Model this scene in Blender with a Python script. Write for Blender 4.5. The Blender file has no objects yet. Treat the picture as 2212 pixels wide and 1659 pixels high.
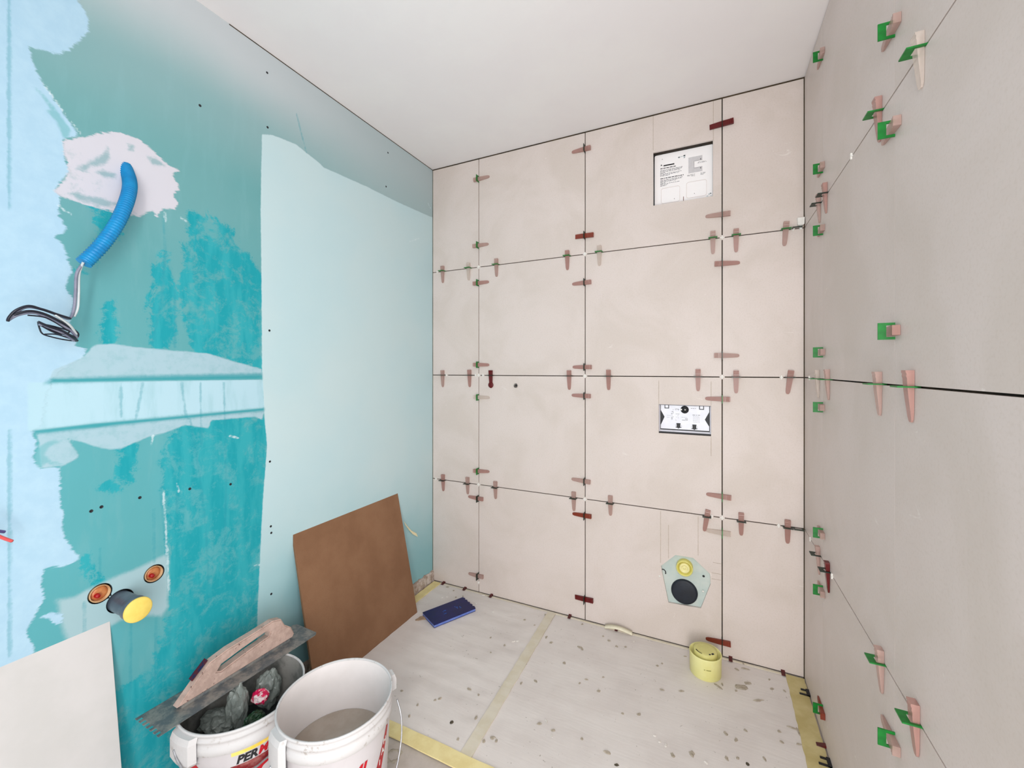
import bpy, bmesh, math, random
import numpy as np
from mathutils import Matrix, Vector

# ------------------------------------------------------------------ camera, light, exposure
# metres; X to the right along the tiled back wall, Y towards it, Z up; the camera stands over the origin
XL, XR, YB, YF, H = -1.464, 0.339, 2.0, -0.55, 2.397
ROW = (0.597, 1.200, 1.797)                 # horizontal tile joints
COL = (-1.154, -0.554, 0.046)               # vertical tile joints of the back wall
RCOL = (1.700, 1.100, 0.500)                # vertical tile joints of the side wall (Y)
sc = bpy.context.scene
C = sc.collection
cd = bpy.data.cameras.new('camera')
cam = bpy.data.objects.new('camera', cd); C.objects.link(cam)
cd.sensor_fit = 'HORIZONTAL'; cd.sensor_width = 36.0
cd.lens = 36.0 * 901.05 / 2212.0
cd.shift_y = -(829.5 - 798.2) / 2212.0
cd.clip_start = 0.02
cam.location = (0, 0, 1.232)
cam.rotation_euler = (math.pi / 2, 0, 0.4437)
sc.camera = cam

w = bpy.data.worlds.new('daylight'); sc.world = w; w.use_nodes = True
w.node_tree.nodes['Background'].inputs[0].default_value = (0.80, 0.90, 1.0, 1)
w.node_tree.nodes['Background'].inputs[1].default_value = 1.0

def area_light(name, loc, rot, sx, sy, power, col):
    ld = bpy.data.lights.new(name, 'AREA'); ld.shape = 'RECTANGLE'; ld.size = sx; ld.size_y = sy
    ld.energy = power; ld.color = col
    o = bpy.data.objects.new(name, ld); C.objects.link(o); o.location = loc; o.rotation_euler = rot
    return o
# cool daylight from the open doorway in the side wall next to the camera; warm fill lamps added at an unseen opening behind the
# camera, one high and one low
area_light('doorway_daylight', (XR + 0.22, -0.14, 1.15), (math.radians(90), 0, math.radians(48)), 0.80, 1.70, 9.5, (0.95, 0.985, 1.0))
area_light('front_fill', (0.12, YF - 0.06, 1.35), (math.radians(82), 0, 0), 0.38, 1.40, 12, (1.0, 0.965, 0.92))
area_light('front_fill_low', (0.12, YF - 0.10, 0.40), (math.radians(108), 0, 0), 0.38, 0.70, 8, (1.0, 0.955, 0.90))
sc.view_settings.view_transform = 'Standard'; sc.view_settings.look = 'None'
sc.view_settings.gamma = 1.0; sc.view_settings.use_curve_mapping = False
sc.view_settings.exposure = 0.55

# ------------------------------------------------------------------ helpers
rnd = random.Random(7)
def lin(r, g, b, k=1.0):
    f = lambda v: (v / 12.92 if v <= 0.04045 else ((v + 0.055) / 1.055) ** 2.4)
    return (min(1, f(r / 255) * k), min(1, f(g / 255) * k), min(1, f(b / 255) * k), 1)

class NT:
    def __init__(self, name):
        self.m = bpy.data.materials.new(name); self.m.use_nodes = True
        self.t = self.m.node_tree; self.b = self.t.nodes['Principled BSDF']; self.out = self.t.nodes['Material Output']
    def n(self, typ, **kw):
        o = self.t.nodes.new(typ)
        for k, v in kw.items(): setattr(o, k, v)
        return o
    def l(self, a, b): self.t.links.new(a, b)
    def val(self, sock, v):
        if hasattr(v, 'is_linked') or isinstance(v, bpy.types.NodeSocket): self.l(v, sock)
        else: sock.default_value = v
    def math(self, op, a, b=0.0, c=None, clamp=False):
        o = self.n('ShaderNodeMath', operation=op); o.use_clamp = clamp
        self.val(o.inputs[0], a); self.val(o.inputs[1], b)
        if c is not None: self.val(o.inputs[2], c)
        return o.outputs[0]
    def mix(self, fac, a, b, mode='MIX'):
        o = self.n('ShaderNodeMix', data_type='RGBA', blend_type=mode)
        self.val(o.inputs[0], fac); self.val(o.inputs[6], a); self.val(o.inputs[7], b)
        return o.outputs[2]
    def smooth(self, v, a, b, lo=0.0, hi=1.0):
        o = self.n('ShaderNodeMapRange', interpolation_type='SMOOTHSTEP')
        self.val(o.inputs[0], v)
        for i, x in zip((1, 2, 3, 4), (a, b, lo, hi)): o.inputs[i].default_value = x
        return o.outputs[0]
    def noise(self, scale, detail=4, rough=0.55, vec=None, dist=0.0):
        o = self.n('ShaderNodeTexNoise'); o.inputs['Scale'].default_value = scale
        o.inputs['Detail'].default_value = detail; o.inputs['Roughness'].default_value = rough
        o.inputs['Distortion'].default_value = dist
        if vec is not None: self.l(vec, o.inputs['Vector'])
        return o.outputs[0]
    def coord(self, which='Object', scale=None, offset_random=False):
        v = self.n('ShaderNodeTexCoord').outputs[which]
        if scale or offset_random:
            mp = self.n('ShaderNodeMapping'); self.l(v, mp.inputs[0])
            if scale: mp.inputs['Scale'].default_value = scale
            if offset_random:
                r = self.n('ShaderNodeObjectInfo').outputs['Random']
                cx = self.n('ShaderNodeCombineXYZ')
                self.l(self.math('MULTIPLY', r, 37.0), cx.inputs[0]); self.l(self.math('MULTIPLY', r, 11.0), cx.inputs[2])
                self.l(cx.outputs[0], mp.inputs['Location'])
            v = mp.outputs[0]
        return v
    def bump(self, h, strength=0.3, dist=0.002):
        o = self.n('ShaderNodeBump'); o.inputs['Strength'].default_value = strength; o.inputs['Distance'].default_value = dist
        self.l(h, o.inputs['Height']); self.l(o.outputs[0], self.b.inputs['Normal'])
    def set(self, color=None, rough=0.6, metal=0.0, spec=None):
        if color is not None: self.val(self.b.inputs['Base Color'], color)
        self.val(self.b.inputs['Roughness'], rough); self.b.inputs['Metallic'].default_value = metal
        if spec is not None: self.b.inputs['Specular IOR Level'].default_value = spec
        return self.m

def simple(name, col, col2=None, scale=30, rough=0.55, metal=0.0, bump=0.0, lo=0.35, hi=0.65, detail=5):
    t = NT(name); v = t.coord('Object'); nz = t.noise(scale, detail, 0.6, v)
    c = t.mix(t.smooth(nz, lo, hi), col, col2 or tuple(x * 0.9 for x in col[:3]) + (1,))
    if bump: t.bump(nz, bump, 0.002)
    return t.set(c, rough, metal)

def translucent(name, col, opacity, rough=0.3):
    t = NT(name); v = t.coord('Object'); nz = t.noise(60, 3, 0.6, v)
    t.set(t.mix(nz, col, tuple(x * 0.8 for x in col[:3]) + (1,)), rough)
    tr = t.n('ShaderNodeBsdfTransparent'); tr.inputs[0].default_value = tuple(0.72 + 0.28 * x for x in col[:3]) + (1,)
    mx = t.n('ShaderNodeMixShader'); mx.inputs[0].default_value = opacity
    t.l(tr.outputs[0], mx.inputs[1]); t.l(t.b.outputs[0], mx.inputs[2]); t.l(mx.outputs[0], t.out.inputs[0])
    return t.m

class MB:
    def __init__(self): self.v = []; self.f = []; self.sm = []
    def add(self, vs, fs, smooth=False):
        k = len(self.v); self.v += [tuple(p) for p in vs]; self.f += [tuple(i + k for i in f) for f in fs]; self.sm += [smooth] * len(fs)
        return self
    def box(self, lo, hi, m=None):
        x0, y0, z0 = lo; x1, y1, z1 = hi
        vs = [(x0,y0,z0),(x1,y0,z0),(x1,y1,z0),(x0,y1,z0),(x0,y0,z1),(x1,y0,z1),(x1,y1,z1),(x0,y1,z1)]
        if m is not None: vs = [m @ Vector(p) for p in vs]
        return self.add(vs, [(0,3,2,1),(4,5,6,7),(0,1,5,4),(1,2,6,5),(2,3,7,6),(3,0,4,7)])
    def prism(self, poly, d0, d1, fn):
        """poly: 2-D outline; fn(a, b, d) -> 3-D point; d0/d1 depths"""
        n = len(poly); vs = [fn(a, b, d0) for a, b in poly] + [fn(a, b, d1) for a, b in poly]
        return self.add(vs, [tuple(range(n)), tuple(range(2*n-1, n-1, -1))] + [(i, i+n, (i+1) % n + n, (i+1) % n) for i in range(n)])
    def lathe(self, prof, n=32, m=None, caps=False, smooth=True):
        vs = []
        for r, z in prof:
            for i in range(n):
                a = 2 * math.pi * i / n; vs.append((r * math.cos(a), r * math.sin(a), z))
        if m is not None: vs = [tuple(m @ Vector(p)) for p in vs]
        fs = []
        for j in range(len(prof) - 1):
            for i in range(n):
                fs.append((j*n+i, j*n+(i+1) % n, (j+1)*n+(i+1) % n, (j+1)*n+i))
        self.add(vs, fs, smooth)
        if caps:
            k = len(self.v) - len(vs)
            self.f.append(tuple(k + i for i in range(n-1, -1, -1))); self.sm.append(False)
            self.f.append(tuple(k + (len(prof)-1)*n + i for i in range(n))); self.sm.append(False)
        return self
    def tube(self, path, rad, n=8, cap=True):
        P = [Vector(p) for p in path]; vs = []; fs = []
        up = Vector((0.13, 0.27, 0.95)).normalized(); prev = None
        for i, p in enumerate(P):
            t = (P[min(i+1, len(P)-1)] - P[max(i-1, 0)]).normalized()
            a = (prev - t * prev.dot(t)) if prev is not None else up.cross(t)
            a.normalize(); b = t.cross(a); prev = a
            r = rad(i) if callable(rad) else rad
            for k in range(n):
                q = 2 * math.pi * k / n; vs.append(p + (a * math.cos(q) + b * math.sin(q)) * r)
        for i in range(len(P) - 1):
            for k in range(n): fs.append((i*n+k, i*n+(k+1) % n, (i+1)*n+(k+1) % n, (i+1)*n+k))
        self.add(vs, fs, True)
        if cap:
            k0 = len(self.v) - len(vs)
            self.f.append(tuple(k0 + i for i in range(n-1, -1, -1))); self.sm.append(False)
            self.f.append(tuple(k0 + (len(P)-1)*n + i for i in range(n))); self.sm.append(False)
        return self
    def mesh(self, name, mat):
        me = bpy.data.meshes.new(name); me.from_pydata(self.v, [], self.f); me.update()
        me.polygons.foreach_set('use_smooth', self.sm)
        bm = bmesh.new(); bm.from_mesh(me); bmesh.ops.recalc_face_normals(bm, faces=bm.faces); bm.to_mesh(me); bm.free()
        if mat: me.materials.append(mat)
        return me
    def build(self, name, mat, parent=None):
        return link(name, self.mesh(name, mat), parent)

def link(name, me, parent=None):
    o = bpy.data.objects.new(name, me); C.objects.link(o)
    if parent is not None: o.parent = parent
    return o
def tag(o, label=None, cat=None, group=None, kind=None):
    if label: o['label'] = label
    if cat: o['category'] = cat
    if group: o['group'] = group
    if kind: o['kind'] = kind
    return o
def empty(name, loc=(0, 0, 0), rot=None):
    o = bpy.data.objects.new(name, None); C.objects.link(o); o.empty_display_size = 0.02
    o.location = loc
    if rot is not None: o.rotation_euler = rot
    return o
def spline(pts, k=10):
    P = [Vector(p) for p in pts]; out = []
    for i in range(len(P) - 1):
        p0, p1, p2, p3 = P[max(i-1, 0)], P[i], P[i+1], P[min(i+2, len(P)-1)]
        for j in range(k):
            t = j / k
            out.append(0.5 * ((2*p1) + (p2-p0)*t + (2*p0-5*p1+4*p2-p3)*t*t + (3*p1-p0-3*p2+p3)*t**3))
    out.append(P[-1]); return out
ORD = ['first', 'second', 'third', 'fourth', 'fifth', 'sixth', 'seventh', 'eighth', 'ninth', 'tenth', 'eleventh', 'twelfth']

# ------------------------------------------------------------------ materials
def tile_material():
    t = NT('beige_stone_tile'); v = t.coord('Object', offset_random=True)
    big = t.noise(3.2, 4, 0.6, v, 0.6); fine = t.noise(160, 2, 0.6, v)
    c = t.mix(t.smooth(big, 0.35, 0.68), lin(223, 210, 204), lin(215, 202, 194))
    c = t.mix(t.math('MULTIPLY', t.smooth(fine, 0.45, 0.75), 0.25), c, lin(200, 184, 172))
    vv = t.coord('Object', scale=(1, 1, 1.7), offset_random=True)
    fl = t.noise(13, 8, 0.72, vv, 1.2); reg = t.noise(3.0, 1, 0.5, vv)
    fleck = t.math('MULTIPLY', t.smooth(fl, 0.635, 0.68), t.smooth(reg, 0.50, 0.62))
    c = t.mix(t.math('MULTIPLY', fleck, 0.55), c, lin(240, 232, 226))
    t.bump(fl, 0.06, 0.001)
    return t.set(c, 0.42, 0, 0.35)
M_TILE = tile_material()
M_JOINT = simple('dark_open_joint', lin(62, 46, 28), lin(24, 18, 12), 9, 0.9)
M_CEIL = simple('painted_ceiling', lin(240, 234, 234), lin(242, 237, 236), 4, 0.9)
M_PLAIN = simple('plain_plaster', lin(214, 212, 208), lin(206, 203, 198), 5, 0.9)
M_GREEN = simple('green_plastic', lin(0, 128, 42), lin(0, 104, 34), 40, 0.4)
M_DGREEN = simple('dark_green_plastic', lin(10, 44, 26), lin(6, 30, 20), 40, 0.4)
M_PINK = translucent('pink_wedge_plastic', lin(204, 158, 148), 0.58)
M_PALE = translucent('pale_pink_wedge_plastic', lin(216, 182, 172), 0.48)
M_CLEAR = translucent('clear_wedge_plastic', lin(240, 226, 216), 0.38)
M_RED = translucent('dark_red_wedge_plastic', lin(108, 12, 16), 0.88)
M_BROWNRED = translucent('brown_red_wedge_plastic', lin(150, 66, 48), 0.80)
M_WHITE = simple('white_plastic', lin(246, 244, 238), lin(236, 232, 226), 30, 0.45)
M_BLACK = simple('black_plastic', lin(20, 22, 30), lin(12, 13, 18), 30, 0.5)
M_NAVY = simple('navy_rubber_cap', lin(24, 32, 46), lin(18, 24, 36), 40, 0.55)
M_TAPE = simple('yellow_masking_tape', lin(240, 224, 166), lin(230, 211, 150), 18, 0.7)
M_YELLOW = simple('yellow_plastic', lin(232, 224, 130), lin(222, 212, 112), 20, 0.45)

# ------------------------------------------------------------------ setting: turquoise plasterboard wall
def sdf_poly(py, pz, poly):
    """signed distance to a polygon (metres), positive inside"""
    P = np.array(poly); Q = np.roll(P, -1, axis=0)
    d2 = np.full(py.shape, 1e9); ins = np.zeros(py.shape, bool)
    for (ay, az), (by, bz) in zip(P, Q):
        ey, ez = by-ay, bz-az; L2 = ey*ey + ez*ez + 1e-12
        t = np.clip(((py-ay)*ey + (pz-az)*ez) / L2, 0, 1)
        d2 = np.minimum(d2, (py-ay-t*ey)**2 + (pz-az-t*ez)**2)
        cond = ((az > pz) != (bz > pz)) & (py < (by-ay) * (pz-az) / (bz-az + 1e-12) + ay)
        ins ^= cond
    d = np.sqrt(d2); return np.where(ins, d, -d)
def sdf_line(py, pz, line, hw):
    d2 = np.full(py.shape, 1e9)
    for (ay, az), (by, bz) in zip(line[:-1], line[1:]):
        ey, ez = by-ay, bz-az; t = np.clip(((py-ay)*ey + (pz-az)*ez) / (ey*ey+ez*ez+1e-12), 0, 1)
        d2 = np.minimum(d2, (py-ay-t*ey)**2 + (pz-az-t*ez)**2)
    return hw - np.sqrt(d2)

PAINT = {
 'deep': [
  [(0.5189,1.6535),(0.5883,1.6738),(0.5752,1.6119),(0.5299,1.5394),(0.5143,1.4821),(0.4947,1.49),(0.5207,1.5712)],
  [(0.6639,1.5771),(0.6955,1.5851),(0.7052,1.4542),(0.7052,1.2969),(0.6414,1.2966),(0.647,1.4449),(0.656,1.5412)],
  [(0.7199,1.5984),(0.749,1.7073),(0.7956,1.7346),(0.8677,1.715),(0.9064,1.6467),(0.964,1.5701),(0.9812,1.5316),(0.9812,1.229),(0.8677,1.2605),(0.7555,1.2847),(0.7236,1.3717)],
  [(0.7236,1.0587),(0.7956,1.0619),(0.8039,1.0714),(0.908,1.0683),(0.9847,1.0521),(0.9935,0.975),(0.9847,0.7573),(0.9708,0.5607),(0.9606,0.349),(0.9505,0.2059),(0.9388,-0.2456),(0.5536,0.1026),(0.5594,0.349),(0.647,0.3816),(0.6848,0.4822),(0.686,0.6755),(0.672,0.8456),(0.672,0.969),(0.6955,1.0412)],
  [(0.5762,1.0129),(0.6007,1.0243),(0.5986,0.9118),(0.5585,0.9028),(0.5207,0.9152),(0.5536,0.9267),(0.5752,0.9176)],
  [(0.4983,0.7451),(0.5162,0.7256),(0.5365,0.6591),(0.529,0.6282),(0.5207,0.675),(0.5027,0.7229)],
  [(0.5459,1.4165),(0.5555,1.4179),(0.5594,1.2989),(0.5421,1.298)] ],
 'primer': [ [(0.9743,2.0828),(1.0167,2.1009),(1.1125,2.1133),(1.1581,2.1021),(1.2196,2.0887),(1.2425,2.0795),(1.4769,2.0949),(1.7025,2.1003),(1.9584,2.1158),(2.0719,2.1287),(2.0719,-0.2156),(1.1125,-0.0401),(0.9555,0.0703),(0.9572,0.3508),(0.9674,0.5621),(0.9777,0.7593),(0.9935,0.958),(0.983,1.0607),(0.9743,1.229),(0.9726,1.5635),(0.9691,1.8131)] ],
 'grey': [ [(0.4492,0.6606),(0.4809,0.6519),(0.5,0.6581),(0.5488,0.6658),(0.6144,0.6702),(0.6639,0.6789),(0.6848,0.6815),(0.686,0.5924),(0.6836,0.5243),(0.6697,0.5041),(0.6144,0.5336),(0.5752,0.5443),(0.5536,0.5384),(0.4724,0.5367),(0.4599,0.5812)] ],
 'band': [ [(0.4011,1.2014),(0.964,1.1957),(0.976,1.1955),(0.983,1.091),(0.6697,1.0886),(0.5162,1.0889),(0.4011,1.0849)] ],
 'thin': [
  [(0.5162,1.293),(0.5272,1.2984),(0.5575,1.3013),(0.6101,1.2951),(0.7052,1.2885),(0.7915,1.2845),(0.8707,1.2606),(0.9726,1.234),(0.976,1.2089),(0.4356,1.2073),(0.4436,1.2299),(0.4983,1.2634)],
  [(0.4131,1.0788),(0.6144,1.0825),(0.983,1.0843),(0.976,1.0497),(0.9488,1.0642),(0.908,1.0651),(0.8039,1.0669),(0.7956,1.0424),(0.7286,1.0609),(0.6697,1.042),(0.6414,1.0392),(0.5986,1.0234),(0.5762,1.0142),(0.5498,1.0163),(0.5189,1.0313),(0.4947,1.0449),(0.4673,1.0597),(0.4835,1.0242),(0.4895,1.0077),(0.4623,0.9908),(0.4238,0.992),(0.4192,1.0601)] ],
 'filler': [
  [(0.3314,2.1362),(0.4724,2.2604),(0.4878,2.179),(0.4974,2.1675),(0.5071,2.145),(0.5107,2.1321),(0.5045,2.1057),(0.493,2.0783),(0.4741,2.0437),(0.4525,2.0149),(0.4048,1.999),(0.407,1.9795),(0.4154,1.9518),(0.4254,1.9313),(0.4452,1.9002),(0.469,1.8662),(0.4912,1.8355),(0.4607,1.8061),(0.464,1.7647),(0.4724,1.7334),(0.446,1.674),(0.4557,1.6593),(0.4533,1.6192),(0.469,1.586),(0.4468,1.5575),(0.4623,1.5434),(0.4741,1.4949),(0.4783,1.4806),(0.4648,1.4428),(0.4792,1.4042),(0.4741,1.3624),(0.4835,1.2925),(0.5071,1.2841),(0.4939,1.2597),(0.4557,1.2299),(0.438,1.2004),(0.4317,1.1735),(0.4238,1.0953),(0.4086,1.0828),(0.4161,1.0572),(0.4101,1.0194),(0.4223,0.9924),(0.4623,0.9908),(0.4557,0.9794),(0.4557,0.9298),(0.4607,0.8532),(0.4623,0.812),(0.4741,0.7843),(0.493,0.7449),(0.4741,0.7385),(0.4238,0.7474),(0.427,0.7348),(0.4231,0.7073),(0.4293,0.6762),(0.4123,0.6379),(0.4003,0.6169),(0.3996,0.5965),(0.4101,0.5749),(0.4101,0.4319),(0.3314,0.427)],
  [(0.4223,0.6337),(0.4412,0.635),(0.4599,0.6217),(0.459,0.599),(0.4476,0.5996),(0.438,0.6185)] ],
 'sliver': [ [(0.4123,1.9098),(0.4238,1.9034),(0.4452,1.8819),(0.4741,1.8397),(0.4707,1.8169),(0.4623,1.8115),(0.4492,1.8474),(0.4317,1.8629),(0.4396,1.8718)] ,
  [(0.4116,1.0246),(0.4192,1.0456),(0.4396,1.057),(0.4599,1.0538),(0.4396,1.0456),(0.4277,1.0273),(0.4396,1.0069),(0.4623,0.9942),(0.4436,0.997),(0.4285,1.0046),(0.4223,0.9924),(0.4161,0.9982)] ],
 'slot': [
  [(0.4285,1.1973),(0.4396,1.2095),(0.6144,1.2152),(0.9743,1.2189),(0.976,1.1988),(0.6144,1.2007),(0.4396,1.1981)],
  [(0.4086,1.085),(0.5162,1.0901),(0.6697,1.0913),(0.983,1.0927),(0.983,1.0809),(0.6697,1.0803),(0.5162,1.0767),(0.4146,1.0764)] ],
 'patch': [ [(0.4607,1.8084),(0.4983,1.8319),(0.5346,1.8625),(0.5752,1.8833),(0.6144,1.8863),(0.6526,1.8648),(0.6872,1.8422),(0.7149,1.8403),(0.6955,1.818),(0.7113,1.7936),(0.7174,1.7819),(0.6991,1.7608),(0.7113,1.7372),(0.7027,1.7173),(0.6697,1.7086),(0.656,1.6767),(0.647,1.6939),(0.6144,1.6656),(0.5986,1.6682),(0.5833,1.6592),(0.544,1.6585),(0.4983,1.6607),(0.464,1.6624),(0.446,1.674),(0.4724,1.7334),(0.464,1.7647)] ],
 'smudge': [ [(0.4852,1.7448),(0.5071,1.7724),(0.5393,1.8092),(0.5459,1.8297),(0.5498,1.8041),(0.5393,1.7807),(0.5116,1.7599),(0.5027,1.744)], [(0.5207,1.7517),(0.5365,1.7659),(0.5614,1.7641),(0.5633,1.7548),(0.5393,1.7473)],
  [(0.6337,1.8453),(0.6582,1.8471),(0.6755,1.8371),(0.647,1.8272)], [(0.5883,1.8578),(0.6038,1.8602),(0.6017,1.8462),(0.5914,1.8439)], [(0.4724,1.6807),(0.544,1.6896),(0.5683,1.6859),(0.544,1.6672),(0.4895,1.6671)] ],
}
STREAK_DARK = [ [(0.7438,1.0779),(0.7555,0.9966),(0.7766,0.8456),(0.7901,0.6931),(0.7984,0.4804)], [(0.7726,1.1911),(0.7739,1.1041),(0.7766,0.9902)], [(0.8424,1.1891),(0.8468,1.0669),(0.8498,0.8419),(0.8439,0.5347)],
  [(0.5966,0.5327),(0.5955,0.3624),(0.5935,0.2475)], [(0.6548,0.5052),(0.6526,0.297)], [(0.5,0.6305),(0.5,0.5406)], [(0.7199,1.1926),(0.7324,1.0863)], [(0.5742,1.1915),(0.5752,1.1023)],
  [(0.6229,1.1926),(0.608,1.0924)], [(0.672,1.682),(0.6778,1.5875),(0.6697,1.4485),(0.647,1.3103)], [(0.7027,1.4818),(0.7027,1.2996)], [(0.6492,0.8251),(0.6503,0.6696)], [(0.6662,0.8882),(0.672,0.7908),(0.6813,0.6774)],
  [(0.7088,0.8564),(0.7076,0.7934)], [(0.5299,0.7567),(0.5309,0.6826)], [(0.6884,0.4941),(0.6896,0.3963)], [(0.3721,2.1078),(0.3721,1.6047)], [(0.3728,1.0908),(0.3728,0.566)], [(1.1125,2.2347),(1.1581,2.1021)] ]
STREAK_PALE = [ [(0.6731,0.8728),(0.6778,0.7889),(0.6836,0.6626),(0.6884,0.5496)], [(0.6755,1.6969),(0.679,1.6705)], [(0.7088,0.8845),(0.7125,0.8596)], [(0.8602,1.0077),(0.8907,0.997)], [(0.7174,1.6969),(0.7324,1.6904)], [(0.647,1.0411),(0.6437,1.0121)],
  [(0.4254,1.929),(0.4452,1.9002),(0.469,1.8697),(0.493,1.84)], [(0.964,0.5302),(0.9438,0.5355)], [(1.874,1.9615),(1.7948,1.9215)], [(1.9584,2.185),(1.9803,2.166)], [(0.4541,1.6391),(0.4741,1.6263)] ]

HOLES = [((0.5309, 0.6371), 0.0245), ((0.6503, 0.6372), 0.0245), ((0.5732, 0.5962), 0.0296)]
PIPE = [h[0] for h in HOLES]

def wall_left():
    ys = np.concatenate([[YF, -0.5, 0.0, 0.20], np.arange(0.30, 2.012, 0.0055)])
    zs = np.concatenate([[-0.0], np.arange(0.012, 2.36, 0.0055), [2.378, H]])
    ny, nz = len(ys), len(zs)
    gy, gz = np.meshgrid(ys, zs, indexing='ij'); gy = gy.copy(); gz = gz.copy()
    keep = np.ones((ny-1, nz-1), bool)
    cy = 0.25*(gy[:-1,:-1]+gy[1:,:-1]+gy[:-1,1:]+gy[1:,1:]); cz = 0.25*(gz[:-1,:-1]+gz[1:,:-1]+gz[:-1,1:]+gz[1:,1:])
    for (hy, hz), r in HOLES:
        keep &= (cy-hy)**2 + (cz-hz)**2 > r*r
    for (hy, hz), r in HOLES:                       # pull the ragged cells onto the round edge of the hole
        inside = ~((cy-hy)**2 + (cz-hz)**2 > r*r)
        vin = np.zeros((ny, nz), bool); vout = np.zeros((ny, nz), bool)
        for a in (0, 1):
            for b in (0, 1):
                vin[a:ny-1+a, b:nz-1+b] |= inside; vout[a:ny-1+a, b:nz-1+b] |= ~inside
        e = vin & vout; dy, dz = gy-hy, gz-hz; d = np.sqrt(dy*dy+dz*dz)+1e-9
        gy[e] = (hy + dy/d*r)[e]; gz[e] = (hz + dz/d*r)[e]
    py, pz = gy.ravel(), gz.ravel()
    vs = np.stack([np.full_like(py, XL), py, pz], 1)
    idx = np.arange(ny*nz).reshape(ny, nz)
    q = np.stack([idx[:-1,:-1], idx[1:,:-1], idx[1:,1:], idx[:-1,1:]], -1)[keep]
    me = bpy.data.meshes.new('wall_left'); me.from_pydata(vs.tolist(), [], q.tolist()); me.update()
    for nm, polys in PAINT.items():
        d = np.full(py.shape, -1.0)
        for p in polys: d = np.maximum(d, sdf_poly(py, pz, p))
        if nm == 'filler': d = np.where(py < 0.25, 1.0, d)
        a = me.attributes.new(nm, 'FLOAT', 'POINT'); a.data.foreach_set('value', np.clip(d, -0.3, 0.3).astype(np.float32))
    for nm, lines, hw in (('dark_run', STREAK_DARK, 0.0030), ('pale_run', STREAK_PALE, 0.0022)):
        d = np.full(py.shape, -1.0)
        for p in lines: d = np.maximum(d, sdf_line(py, pz, p, hw))
        a = me.attributes.new(nm, 'FLOAT', 'POINT'); a.data.foreach_set('value', np.clip(d, -0.3, 0.3).astype(np.float32))
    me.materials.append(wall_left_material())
    return tag(link('wall_left', me), kind='structure', label='turquoise plasterboard wall with white filler patches and drips')

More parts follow.
